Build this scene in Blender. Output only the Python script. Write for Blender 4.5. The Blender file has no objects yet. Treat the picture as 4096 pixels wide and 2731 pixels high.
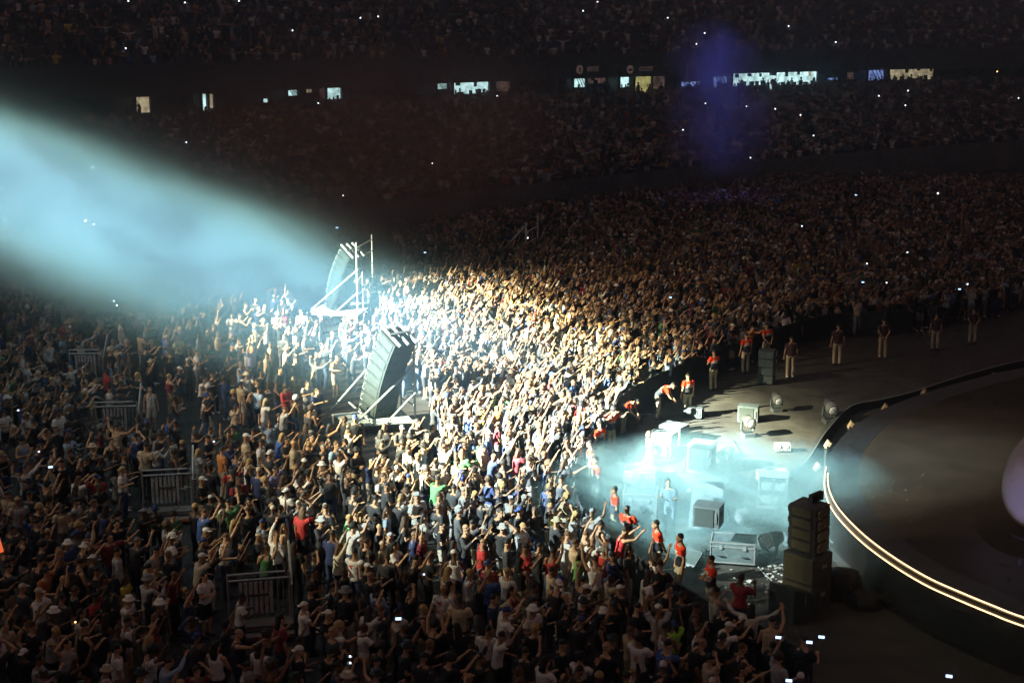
import bpy, math, random
import numpy as np
from mathutils import Vector, Matrix
R = random.Random(7)
rng = np.random.default_rng(7)
S = bpy.context.scene
COL = S.collection
PI = math.pi

# ------------------------------------------------------------------ camera
CAM_H = 14.8
PITCH = math.radians(12.6)
cam_d = bpy.data.cameras.new('camera'); cam_d.lens = 50; cam_d.sensor_width = 36
cam_d.clip_end = 600; cam_d.clip_start = 0.3
cam = bpy.data.objects.new('camera', cam_d); COL.objects.link(cam)
cam.location = (0, 0, CAM_H); cam.rotation_euler = (PI/2-PITCH, 0, 0)
S.camera = cam
FPX = 50/36*4096.0
def ray(px, py):
    u = (px-2048)/FPX; v = (1365.5-py)/FPX
    return np.array([u, math.cos(PITCH)+v*math.sin(PITCH), -math.sin(PITCH)+v*math.cos(PITCH)])
def at(px, py, z=0.0):
    "point of the horizontal plane z seen at photograph pixel (px, py)"
    d = ray(px, py); t = (z-CAM_H)/d[2]
    return Vector((d[0]*t, d[1]*t, z))
def to_px(p):
    c, s = math.cos(PITCH), math.sin(PITCH)
    f = p[1]*c-(p[2]-CAM_H)*s; u = p[1]*s+(p[2]-CAM_H)*c
    return 2048+p[0]/f*FPX, 1365.5-u/f*FPX, f

# ------------------------------------------------------------------ world and render settings
W = bpy.data.worlds.new('World'); S.world = W; W.use_nodes = True
W.node_tree.nodes['Background'].inputs[0].default_value = (1.0, 0.62, 0.58, 1)
W.node_tree.nodes['Background'].inputs[1].default_value = 0.10
S.view_settings.view_transform = 'Standard'; S.view_settings.look = 'None'
S.view_settings.exposure = 0; S.view_settings.gamma = 1
S.render.engine = 'CYCLES'
cy = S.cycles
cy.max_bounces = 4; cy.diffuse_bounces = 2; cy.glossy_bounces = 2; cy.transmission_bounces = 2
cy.transparent_max_bounces = 6; cy.volume_bounces = 0
cy.caustics_reflective = False; cy.caustics_refractive = False
cy.sample_clamp_indirect = .6; cy.sample_clamp_direct = 4; cy.use_denoising = True; cy.denoising_input_passes = 'RGB'
cy.volume_step_rate = 3.0; cy.volume_max_steps = 128
cy.use_light_tree = True

# ------------------------------------------------------------------ lamps of the show and added fill lamps
def light_nodes(L, stops, fan=None):
    """lamp whose colour and brightness fall off from its axis, as a real lens throws it; stops: (degrees, colour).
    fan = (flat degrees, edge degrees): a slot shaped throw that is even along local X and follows the stops only along Y"""
    L.use_nodes = True; nt = L.node_tree; N = nt.nodes; K = nt.links
    em = N['Emission']
    tc = N.new('ShaderNodeTexCoord'); sp = N.new('ShaderNodeSeparateXYZ')
    K.new(tc.outputs['Normal'], sp.inputs[0])
    def mt(op, a, b=None):
        n = N.new('ShaderNodeMath'); n.operation = op
        for i, q in enumerate((a, b)):
            if q is None: continue
            if isinstance(q, (int, float)): n.inputs[i].default_value = q
            else: K.new(q, n.inputs[i])
        return n.outputs[0]
    z = mt('ABSOLUTE', sp.outputs['Z']); x = mt('DIVIDE', sp.outputs['X'], z); y = mt('DIVIDE', sp.outputs['Y'], z)
    r = mt('ABSOLUTE', y) if fan else mt('SQRT', mt('ADD', mt('MULTIPLY', x, x), mt('MULTIPLY', y, y)))
    top = math.tan(math.radians(stops[-1][0]))
    cr = N.new('ShaderNodeValToRGB'); K.new(mt('DIVIDE', r, top), cr.inputs[0])
    e = cr.color_ramp.elements
    while len(e) < len(stops): e.new(0.5)
    for k, (d, c) in enumerate(stops):
        e[k].position = math.tan(math.radians(d))/top; e[k].color = (c[0], c[1], c[2], 1)
    K.new(cr.outputs[0], em.inputs[0]); em.inputs[1].default_value = 1
    if fan:
        mr = N.new('ShaderNodeMapRange'); mr.interpolation_type = 'SMOOTHSTEP'; K.new(mt('ABSOLUTE', x), mr.inputs[0])
        mr.inputs[1].default_value = math.tan(math.radians(fan[0])); mr.inputs[2].default_value = math.tan(math.radians(fan[1])); mr.inputs[3].default_value = 1; mr.inputs[4].default_value = 0
        K.new(mr.outputs[0], em.inputs[1])
def spot(name, loc, aim, power, deg, stops, radius=.3, fan=None, along=None):
    L = bpy.data.lights.new(name, 'SPOT'); L.energy = power; L.spot_size = math.radians(2*deg); L.spot_blend = 0.0
    L.shadow_soft_size = radius; light_nodes(L, stops, fan)
    o = bpy.data.objects.new(name, L); COL.objects.link(o)
    z = (Vector(loc)-Vector(aim)).normalized(); al = Vector(along) if along is not None else Vector((1, .01, 0))
    x = (al-z*al.dot(z)).normalized(); y = z.cross(x)
    o.matrix_world = Matrix.Translation(loc)@Matrix((x, y, z)).transposed().to_4x4()
    return o
# the follow spots hang far off to the left; the main one throws a slot that runs from the farther
# scaffold tower over the crowd to the edge of the pit
def mul(c, k): return (c[0]*k, c[1]*k, c[2]*k)
COOL = (0.74, 0.98, 1.0); WARM = (1.0, 0.72, 0.42)
SRC = Vector((-88, 10, 46.5))
A1, A2 = at(1450, 1150, 1.2), at(2600, 1940, 1.2)
dn = (A1-SRC).normalized()+(A2-SRC).normalized(); AIM = SRC+dn
spot('follow_spot', SRC, AIM, 3.5e7, 24, [
    (0, (.90, 1, .88)), (.8, (.88, .97, .80)), (1.3, mul((1, 1, .66), .50)), (1.7, mul((1, .90, .56), .075)), (2.25, mul((1, .74, .48), .013)),
    (3.2, mul((1, .6, .35), .0025)), (4.5, (0, 0, 0)), (7, (0, 0, 0))], radius=.3, fan=(5.0, 9.5), along=A2-A1)
# second follow spot on the pit, from the same place
spot('pit_spot', SRC+Vector((0, 0, 1.5)), at(2930, 2030, .3), 1.0e7, 9, [
    (0, COOL), (1.2, mul(COOL, .75)), (2.1, mul((.85, 1, .9), .40)), (2.9, mul((1, .9, .6), .07)), (3.8, mul(WARM, .004)), (6.2, (0, 0, 0)), (8, (0, 0, 0))], radius=.3)
# two weak fill lamps added to lift the crowd outside the beam
spot('fill_lamp', (-30, 28, 52), at(2080, 1760, 1), 0.95e5, 24, [
    (0, (.64, 1, .97)), (5, mul((.70, 1, .94), .70)), (9, mul((.80, 1, .85), .26)), (13, mul((1, .85, .6), .06)), (18, mul(WARM, .008)), (24, (0, 0, 0))], radius=.4)
spot('warm_fill_lamp', (-30, 20, 38), at(2420, 1180, 1), 0.30e5, 24, [
    (0, WARM), (5, mul(WARM, .6)), (9, mul(WARM, .17)), (13, mul(WARM, .03)), (18, mul(WARM, .004)), (24, (0, 0, 0))], radius=.4)
# unseen blue lamp added to brighten the inflatable at the right edge
spot('inflatable_fill_lamp', (6, 6, 20), at(4200, 2040, 4.4), 4.5e4, 5, [(0, (.50, .50, 1)), (1.6, (.45, .45, .9)), (2.6, (.15, .12, .22)), (3.4, (0, 0, 0)), (5, (0, 0, 0))], radius=.3)
# dim blue beam in front of the far stand
spot('blue_beam_lamp', (10, 100, 60), at(2885, 560, 6), 0.30e6, 6, [
    (0, (.14, .18, 1)), (1.2, (.09, .10, .6)), (2.6, (.04, .03, .22)), (5.5, (0, 0, 0))], radius=.2)

# ------------------------------------------------------------------ materials
def new_mat(name):
    m = bpy.data.materials.new(name); m.use_nodes = True
    return m, m.node_tree.nodes, m.node_tree.links
def mat(name, col, rough=.7, metal=0.0, noise=.25, scale=6.0, bump=0.0, spec=.3):
    m, N, K = new_mat(name); b = N['Principled BSDF']
    b.inputs['Roughness'].default_value = rough; b.inputs['Metallic'].default_value = metal
    b.inputs['Specular IOR Level'].default_value = spec
    tc = N.new('ShaderNodeTexCoord'); nz = N.new('ShaderNodeTexNoise'); nz.inputs['Scale'].default_value = scale
    nz.inputs['Detail'].default_value = 5
    K.new(tc.outputs['Object'], nz.inputs['Vector'])
    mr = N.new('ShaderNodeMapRange'); K.new(nz.outputs[0], mr.inputs[0])
    mr.inputs[1].default_value = .3; mr.inputs[2].default_value = .7
    mr.inputs[3].default_value = 1-noise; mr.inputs[4].default_value = 1+noise
    mx = N.new('ShaderNodeVectorMath'); mx.operation = 'SCALE'; mx.inputs[0].default_value = col[:3]
    K.new(mr.outputs[0], mx.inputs['Scale']); K.new(mx.outputs[0], b.inputs['Base Color'])
    if bump:
        bp = N.new('ShaderNodeBump'); bp.inputs['Strength'].default_value = bump; bp.inputs['Distance'].default_value = .02
        K.new(nz.outputs[0], bp.inputs['Height']); K.new(bp.outputs[0], b.inputs['Normal'])
    return m
def emit(name, col, k, sample=True, breakup=0.0, scale=1.5):
    m, N, K = new_mat(name); b = N['Principled BSDF']
    b.inputs['Base Color'].default_value = (.1, .1, .1, 1)
    b.inputs['Emission Color'].default_value = (*col, 1); b.inputs['Emission Strength'].default_value = k
    if breakup:
        tc = N.new('ShaderNodeTexCoord'); nz = N.new('ShaderNodeTexNoise'); nz.inputs['Scale'].default_value = scale
        K.new(tc.outputs['Object'], nz.inputs['Vector'])
        mr = N.new('ShaderNodeMapRange'); K.new(nz.outputs[0], mr.inputs[0])
        mr.inputs[1].default_value = .35; mr.inputs[2].default_value = .65
        mr.inputs[3].default_value = k*(1-breakup); mr.inputs[4].default_value = k
        K.new(mr.outputs[0], b.inputs['Emission Strength'])
    if not sample: m.cycles.emission_sampling = 'NONE'
    return m
def tinted(name, attr, rough=.8, print_attr=None, zone=False, sheen=0.0, bump=.4):
    "cloth or skin whose colour is set on each person"
    m, N, K = new_mat(name); b = N['Principled BSDF']; b.inputs['Roughness'].default_value = rough
    b.inputs['Specular IOR Level'].default_value = .25
    a = N.new('ShaderNodeAttribute'); a.attribute_type = 'INSTANCER'; a.attribute_name = attr
    tc = N.new('ShaderNodeTexCoord'); nz = N.new('ShaderNodeTexNoise'); nz.inputs['Scale'].default_value = 9
    nz.inputs['Detail'].default_value = 3
    K.new(tc.outputs['Object'], nz.inputs['Vector'])
    out = a.outputs['Color']
    mr = N.new('ShaderNodeMapRange'); K.new(nz.outputs[0], mr.inputs[0])
    mr.inputs[1].default_value = .3; mr.inputs[2].default_value = .7; mr.inputs[3].default_value = .86; mr.inputs[4].default_value = 1.08
    sc = N.new('ShaderNodeVectorMath'); sc.operation = 'SCALE'; K.new(out, sc.inputs[0]); K.new(mr.outputs[0], sc.inputs['Scale'])
    out = sc.outputs[0]
    if print_attr:
        pa = N.new('ShaderNodeAttribute'); pa.attribute_type = 'INSTANCER'; pa.attribute_name = print_attr
        # a blotchy printed picture on the chest and back
        sx = N.new('ShaderNodeSeparateXYZ'); K.new(tc.outputs['Object'], sx.inputs[0])
        def band(sock, c, h):
            s1 = N.new('ShaderNodeMath'); s1.operation = 'SUBTRACT'; K.new(sock, s1.inputs[0]); s1.inputs[1].default_value = c
            s2 = N.new('ShaderNodeMath'); s2.operation = 'ABSOLUTE'; K.new(s1.outputs[0], s2.inputs[0])
            s3 = N.new('ShaderNodeMath'); s3.operation = 'LESS_THAN'; K.new(s2.outputs[0], s3.inputs[0]); s3.inputs[1].default_value = h
            return s3.outputs[0]
        bx, bz = band(sx.outputs['X'], 0, .12), band(sx.outputs['Z'], 1.2, .17)
        n2 = N.new('ShaderNodeTexNoise'); n2.inputs['Scale'].default_value = 7; K.new(tc.outputs['Object'], n2.inputs['Vector'])
        gt = N.new('ShaderNodeMath'); gt.operation = 'GREATER_THAN'; K.new(n2.outputs[0], gt.inputs[0]); gt.inputs[1].default_value = .49
        m1 = N.new('ShaderNodeMath'); m1.operation = 'MULTIPLY'; K.new(bx, m1.inputs[0]); K.new(bz, m1.inputs[1])
        m2 = N.new('ShaderNodeMath'); m2.operation = 'MULTIPLY'; K.new(m1.outputs[0], m2.inputs[0]); K.new(gt.outputs[0], m2.inputs[1])
        m3 = N.new('ShaderNodeMath'); m3.operation = 'MULTIPLY'; K.new(m2.outputs[0], m3.inputs[0]); K.new(pa.outputs['Alpha'], m3.inputs[1])
        ln = N.new('ShaderNodeVectorMath'); ln.operation = 'LENGTH'; K.new(pa.outputs['Vector'], ln.inputs[0])
        g0 = N.new('ShaderNodeMath'); g0.operation = 'GREATER_THAN'; K.new(ln.outputs['Value'], g0.inputs[0]); g0.inputs[1].default_value = .01
        m4 = N.new('ShaderNodeMath'); m4.operation = 'MULTIPLY'; K.new(m2.outputs[0], m4.inputs[0]); K.new(g0.outputs[0], m4.inputs[1])
        mx = N.new('ShaderNodeMix'); mx.data_type = 'RGBA'; K.new(m4.outputs[0], mx.inputs['Factor'])
        K.new(out, mx.inputs['A']); K.new(pa.outputs['Color'], mx.inputs['B']); out = mx.outputs['Result']
    if zone:
        # security polo: black lower body and a white trim line; the zone is stored on the mesh
        za = N.new('ShaderNodeAttribute'); za.attribute_type = 'GEOMETRY'; za.attribute_name = 'zone'
        cr = N.new('ShaderNodeValToRGB'); K.new(za.outputs['Fac'], cr.inputs[0]); cr.color_ramp.interpolation = 'CONSTANT'
        e = cr.color_ramp.elements; e.new(.5)
        e[0].position = 0; e[0].color = (.78, .055, .018, 1); e[1].position = .33; e[1].color = (.75, .75, .72, 1)
        e[2].position = .66; e[2].color = (.02, .022, .03, 1)
        out = cr.outputs[0]
    K.new(out, b.inputs['Base Color'])
    if bump:
        n3 = N.new('ShaderNodeTexNoise'); n3.inputs['Scale'].default_value = 14; n3.inputs['Distortion'].default_value = 1.5
        K.new(tc.outputs['Object'], n3.inputs['Vector'])
        bp = N.new('ShaderNodeBump'); bp.inputs['Strength'].default_value = bump; bp.inputs['Distance'].default_value = .03
        K.new(n3.outputs[0], bp.inputs['Height']); K.new(bp.outputs[0], b.inputs['Normal'])
    return m
M = dict(
    skin=tinted('skin', 'tint_skin', .55, bump=0),
    shirt=tinted('shirt_cloth', 'tint_shirt', .85, 'tint_print'),
    polo=tinted('security_polo', 'tint_shirt', .85, zone=True),
    pants=tinted('trouser_cloth', 'tint_pants', .85),
    hair=tinted('hair', 'tint_hair', .6, bump=.6),
    shoe=tinted('shoe', 'tint_shoe', .6, bump=0),
    eye=mat('eye_dark', (.02, .015, .012), .3),
    floor=mat('floor_cover', (.022, .02, .02), .75, noise=.35, scale=.7, bump=.15),
    pit=mat('pit_floor', (.045, .042, .037), .65, noise=.35, scale=1.1, bump=.1, spec=.25),
    deck=mat('stage_deck', (.024, .016, .011), .7, noise=.25, scale=.9, spec=.2),
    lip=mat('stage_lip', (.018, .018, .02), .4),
    conc=mat('concrete', (.13, .12, .12), .85, noise=.3, scale=.4),
    fascia=mat('fascia', (.05, .05, .055), .6),
    steel=mat('scaffold_steel', (.45, .48, .48), .38, .55, noise=.15),
    black=mat('black_cabinet', (.045, .048, .052), .55, noise=.2),
    grille=mat('speaker_grille', (.05, .065, .065), .5, .2, noise=.15, scale=25),
    pale=mat('pale_cabinet', (.012, .018, .018), .8, noise=.15, spec=.1),
    arr=mat('array_cabinet', (.014, .018, .018), .8, noise=.2, spec=.1),
    lit_olive=mat('cabinet_lit_tone', (.085, .08, .05), .6, noise=.2),  # light on the big stack's left faces put into the colour
    case=mat('flight_case_panel', (.085, .11, .12), .45, noise=.2, spec=.5),
    trim=mat('aluminium_trim', (.8, .82, .82), .3, .8, noise=.1),
    ply=mat('platform_board', (.42, .47, .47), .6, noise=.3, scale=2),
    drape=mat('grey_drape', (.20, .24, .25), .9, noise=.15),
    dark=mat('dark_cover', (.02, .02, .022), .8),
    rub=mat('rubber', (.02, .02, .02), .8),
    white=mat('white_plastic', (.75, .76, .76), .4, noise=.08),
    tan=mat('tan_panel', (.45, .33, .2), .7),
    slat=mat('galvanised_slat', (.55, .56, .55), .5, .3, noise=.2),
    orange=mat('orange_strip', (.6, .16, .04), .7),
    paper=mat('litter_paper', (.7, .72, .72), .8),
    lens=mat('lamp_lens', (.8, .85, .9), .1, .4, noise=.05),
    phone=mat('phone_case', (.02, .02, .025), .3),
    flash=emit('phone_torch', (.82, .9, 1), 140, False),
    flashw=emit('phone_torch_warm', (1, .5, .15), 80, False),
    screen=emit('phone_screen', (.4, .62, 1), 3.5, False),
    led=emit('led_strip', (1, .62, .28), 4.0),
    cyan=emit('kiosk_light_cool', (.58, .88, .88), 2.6, False, .55),
    beige=emit('kiosk_light_beige', (.75, .62, .38), 1.0, False, .6),
    dim=emit('kiosk_light_dim', (.42, .25, .2), .35, False, .7),
    blue=emit('kiosk_light_blue', (.3, .45, 1), 1.2, False, .7),
    yellow=emit('kiosk_light_yellow', (.65, .58, .22), 1.1, False, .5),
    logo=emit('sign_print', (.32, .2, .17), .45, False, .6, 30),
    red=mat('red_paint', (.6, .04, .03), .6),
    infl=mat('inflatable_skin', (.62, .55, .52), .5, noise=.18, scale=1.3, bump=.1),
    tag=emit('glow_stick', (1, .16, .05), .9, False),
)

# ------------------------------------------------------------------ mesh helpers
class MB:
    "collects shapes into one mesh"
    def __init__(s): s.v = []; s.f = []; s.n = 0
    def add(s, v, f, M4=None):
        v = np.asarray(v, float)
        if M4 is not None:
            A = np.array(M4); v = v@A[:3, :3].T+A[:3, 3]
        s.v.append(v); s.f += [tuple(i+s.n for i in q) for q in f]; s.n += len(v); return s
    def box(s, c, d, rz=0, M4=None, top=1.0, bev=0):
        x, y, z = d[0]/2, d[1]/2, d[2]/2
        v = [(-x, -y, -z), (x, -y, -z), (x, y, -z), (-x, y, -z), (-x*top, -y*top, z), (x*top, -y*top, z), (x*top, y*top, z), (-x*top, y*top, z)]
        f = [(3, 2, 1, 0), (4, 5, 6, 7), (0, 1, 5, 4), (1, 2, 6, 5), (2, 3, 7, 6), (3, 0, 4, 7)]
        T = Matrix.Translation(Vector(c))@Matrix.Rotation(rz, 4, 'Z')
        if M4 is not None: T = M4@T
        return s.add(v, f, T)
    def tube(s, pts, r, seg=8, ref=None, cap=True, M4=None):
        "tube through pts; r: a number, or per point a number or an (a, b) pair of half widths"
        P = [np.array(p, float) for p in pts]; n = len(P)
        if not isinstance(r, (list, tuple)): r = [r]*n
        rr = [(q, q) if not isinstance(q, (tuple, list)) else q for q in r]
        V = []; F = []
        pu = None
        for i in range(n):
            t = P[min(i+1, n-1)]-P[max(i-1, 0)]; t = t/(np.linalg.norm(t)+1e-9)
            a = np.array(ref, float) if ref is not None else (pu if pu is not None else (np.array([1., 0, 0]) if abs(t[0]) < .8 else np.array([0, 1., 0])))
            a = a-t*a.dot(t); a /= np.linalg.norm(a)+1e-9; b = np.cross(t, a); pu = a
            for k in range(seg):
                w = 2*PI*k/seg; V.append(P[i]+a*rr[i][0]*math.cos(w)+b*rr[i][1]*math.sin(w))
        for i in range(n-1):
            for k in range(seg):
                k2 = (k+1) % seg; F.append((i*seg+k, i*seg+k2, (i+1)*seg+k2, (i+1)*seg+k))
        if cap: F.append(tuple(range(seg-1, -1, -1))); F.append(tuple((n-1)*seg+k for k in range(seg)))
        return s.add(V, F, M4)
    def ball(s, c, r, seg=12, rings=8, M4=None, zmin=-1.0):
        r = (r, r, r) if not isinstance(r, (tuple, list)) else r
        V = []; F = []
        for i in range(rings+1):
            th = PI*i/rings
            for k in range(seg):
                w = 2*PI*k/seg
                V.append((c[0]+r[0]*math.sin(th)*math.cos(w), c[1]+r[1]*math.sin(th)*math.sin(w), c[2]+r[2]*max(zmin, math.cos(th))))
        for i in range(rings):
            for k in range(seg):
                k2 = (k+1) % seg; F.append((i*seg+k, (i+1)*seg+k, (i+1)*seg+k2, i*seg+k2))
        return s.add(V, F, M4)
    def sheet(s, A, B):
        "strip of quads between two equally long lists of points"
        n = len(A); return s.add(list(A)+list(B), [(i, i+1, n+i+1, n+i) for i in range(n-1)])
    def poly(s, pts): return s.add(pts, [tuple(range(len(pts)))])
    def mesh(s, name, m=None, smooth=False):
        me = bpy.data.meshes.new(name)
        me.from_pydata(np.concatenate(s.v).tolist() if s.v else [], [], s.f)
        if m is not None: me.materials.append(m)
        if smooth: me.shade_smooth()
        me.validate(); me.update(); return me
def link(name, me, parent=None):
    o = bpy.data.objects.new(name, me); COL.objects.link(o)
    if parent is not None: o.parent = parent
    return o
def part(name, mb, m, parent, smooth=False): return link(name, mb.mesh(name, m, smooth), parent)
def tag(o, label, cat, group=None):
    o['label'] = label; o['category'] = cat
    if group: o['group'] = group
    return o
def thing(name, label, cat, loc=(0, 0, 0), rz=0, group=None):
    o = link(name, None); o.location = loc; o.rotation_euler = (0, 0, rz); o.empty_display_size = .3
    return tag(o, label, cat, group)
def struct(name, mb, m, smooth=False, kind='structure'):
    o = link(name, mb.mesh(name, m, smooth)); o['kind'] = kind; return o
def copy_tree(o, parent=None):
    c = o.copy(); COL.objects.link(c)
    if parent is not None: c.parent = parent
    for ch in list(o.children): copy_tree(ch, c)
    return c
def facing(dx, dy):
    "z rotation that turns local +Y towards (dx, dy)"
    return math.atan2(-dx, dy)

# ------------------------------------------------------------------ the bowl of the stadium
CP = [(x*1.238, y*1.238) for x, y in ((-50, 30), (-47, 43), (-42, 56), (-34, 69.5), (-23, 83.5), (-12.5, 95.5), (-2.2, 106), (10, 116.5), (24.5, 127.5), (41, 137.5), (60, 145), (84, 149))]
def smooth(P, k=8, closed=False):
    P = [np.array(p, float) for p in P]; out = []
    n = len(P)
    for i in range(n-1):
        a, b, c, d = P[max(i-1, 0)], P[i], P[i+1], P[min(i+2, n-1)]
        for j in range(k):
            t = j/k
            out.append(.5*((2*b)+(-a+c)*t+(2*a-5*b+4*c-d)*t*t+(-a+3*b-3*c+d)*t**3))
    out.append(P[-1]); return np.array(out)
C0 = smooth(CP, 8)
TN = np.gradient(C0, axis=0); TN /= np.linalg.norm(TN, axis=1)[:, None]
OUT = np.stack([-TN[:, 1], TN[:, 0]], 1)          # outward normal
def off(d): return C0+OUT*d
def dist(x, y):
    "signed distance outward of the concourse line"
    i = int(np.argmin((C0[:, 0]-x)**2+(C0[:, 1]-y)**2)); return float((x-C0[i, 0])*OUT[i, 0]+(y-C0[i, 1])*OUT[i, 1])
ZF, ZC, ZCE, ZU = 2.0, 7.0, 9.6, 11.0
NL = 23; DF = -NL*.857
ROW = 0.857
def ring(d, z): return [(p[0], p[1], z) for p in off(d)]
def tier_z(d):
    if d < DF: return 0
    if d < 0: return ZF+math.floor((d-DF)/ROW)*(ZC-ZF)/NL
    if d < 1.0: return ZC
    return ZU+math.floor((d-1.0)/ROW)*.53
g = struct('ground', MB().poly([(-120, -20, 0), (160, -20, 0), (160, 220, 0), (-120, 220, 0)]), M['floor'])
gs = thing('grandstand', 'dark curved grandstand of two tiers behind the floor crowd, with a lit concourse between them', 'grandstand')
mb = MB()
for k in range(NL):
    d0 = DF+k*ROW; z = ZF+k*(ZC-ZF)/NL
    mb.sheet(ring(d0, z), ring(d0+ROW, z)); mb.sheet(ring(d0+ROW, z), ring(d0+ROW, z+(ZC-ZF)/NL))
part('lower_steps', mb, M['conc'], gs)
part('front_wall', MB().sheet(ring(DF, 0), ring(DF, ZF+.9)).sheet(ring(DF, ZF+.9), ring(DF+.15, ZF+.9)).sheet(ring(DF+.15, ZF+.9), ring(DF+.15, ZF)), M['conc'], gs)
part('concourse_floor', MB().sheet(ring(0.002, ZC), ring(6, ZC)), M['conc'], gs)
part('concourse_ceiling', MB().sheet(ring(-.2, ZCE), ring(6, ZCE)), M['fascia'], gs)
part('back_wall', MB().sheet(ring(6, ZC), ring(6, ZCE)), M['fascia'], gs)
part('fascia', MB().sheet(ring(-.2, ZCE), ring(-.2, ZU+.9)).sheet(ring(-.2, ZU+.9), ring(0, ZU+.9)).sheet(ring(0, ZU+.9), ring(0, ZU)), M['fascia'], gs)
mb = MB()
NU = 18
for k in range(NU):
    d0 = 1.0+k*ROW; z = ZU+k*.53
    mb.sheet(ring(d0 if k else 0, z), ring(d0+ROW, z)); mb.sheet(ring(d0+ROW, z), ring(d0+ROW, z+.53))
zt = ZU+NU*.53; dt = 1.0+NU*ROW
mb.sheet(ring(dt, zt), ring(dt+3, zt)).sheet(ring(dt+3, zt), ring(dt+3, zt+3))
part('upper_steps', mb, M['conc'], gs)
for i in range(0, len(C0), 6):                       # columns between the kiosks
    p = off(5.2)[i]; part('column', MB().box((p[0], p[1], (ZC+ZCE)/2), (.7, .7, ZCE-ZC-.01), math.atan2(TN[i][1], TN[i][0])), M['fascia'], gs)
def on_curve(px, d):
    "point of the curve at offset d that lies at photograph column px, with its tangent"
    P = off(d); U = [to_px((p[0], p[1], ZC))[0] for p in P]
    for i in range(len(P)-1):
        if U[i] <= px <= U[i+1]:
            t = (px-U[i])/(U[i+1]-U[i]); return P[i]*(1-t)+P[i+1]*t, TN[i]
    return P[-1], TN[-1]
def z_at(p, py):
    dd = ray(2048, py); return CAM_H+dd[2]/dd[1]*p[1]
# lit kiosks of the concourse: (first px, last px, top py, bottom py, light, label)
KI = [(545, 600, 389, 446, 'beige', 'small dim brown kiosk doorway at the far left of the concourse', 'd'),
      (808, 830, 377, 440, 'cyan', 'narrow bright white doorway on the left of the concourse', 'n'),
      (831, 853, 377, 428, 'beige', 'beige doorway panel right beside the narrow white doorway', 'n'),
      (1150, 1188, 362, 378, 'cyan', 'kiosk with slanting stair rails before its pale light', 's'),
      (1050, 1070, 396, 405, 'cyan', 'tiny bright slit of light left of the first stair rail kiosk', 'n'),
      (1222, 1248, 358, 366, 'beige', 'short thin strip of beige light right of the first stair rail kiosk', 'n'),
      (3300, 3345, 312, 318, 'blue', 'small blue strip of light right of the long bright kiosk', 'n'),
      (3380, 3410, 290, 315, 'dim', 'dim doorway between the long bright kiosk and the next stair rails', 'n'),
      (1275, 1300, 354, 392, 'dim', 'dim kiosk beside a small white curtain of light', 'n'),
      (1306, 1362, 353, 392, 'cyan', 'kiosk with a wedge of pale light and a person in front', 'n'),
      (1745, 1786, 335, 352, 'cyan', 'narrow kiosk with stair rails left of the widest left hand kiosk', 's'),
      (1812, 1952, 328, 370, 'cyan', 'wide pale cyan kiosk with a woman standing in it', 'm'),
      (1978, 2038, 325, 378, 'dim', 'brownish faintly glowing shutter right of the wide cyan kiosk', 'n'),
      (2290, 2336, 310, 345, 'cyan', 'kiosk under the first round sign with broken white light', 's'),
      (2345, 2420, 310, 330, 'dim', 'dim kiosk between the two round signs', 'm'),
      (2475, 2512, 307, 346, 'cyan', 'bright white kiosk under the second round sign', 'n'),
      (2535, 2600, 306, 365, 'yellow', 'kiosk with two yellow leaning panels', 'y'),
      (2605, 2655, 306, 352, 'dim', 'dim brown wall right of the yellow panels', 'n'),
      (2715, 2795, 328, 342, 'blue', 'blue lit counter under the empty square frame', 'n'),
      (2845, 2905, 308, 346, 'blue', 'pale blue kiosk in the blue beam', 's'),
      (2925, 3075, 293, 338, 'cyan', 'crowded bright kiosk left of the red round sign', 'm'),
      (3078, 3262, 285, 335, 'cyan', 'long bright kiosk with many people queueing before it', 'm'),
      (3465, 3530, 277, 318, 'blue', 'kiosk with slanting stair rails at the right of the concourse', 's'),
      (3550, 3728, 274, 316, 'beige', 'long beige kiosk farthest right on the concourse', 'm')]
def boxz(mb, p, tn, w, dep, z0, z1, side=0.0, out=0.0, tilt=0.0):
    "upright box centred at p on the curve, w along it"
    q = np.array(p)+np.array(tn)*side+np.array([-tn[1], tn[0]])*out
    T = Matrix.Translation((q[0], q[1], (z0+z1)/2))@Matrix.Rotation(math.atan2(tn[1], tn[0]), 4, 'Z')@Matrix.Rotation(tilt, 4, 'Y')
    mb.box((0, 0, 0), (w, dep, z1-z0), 0, T)
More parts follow.
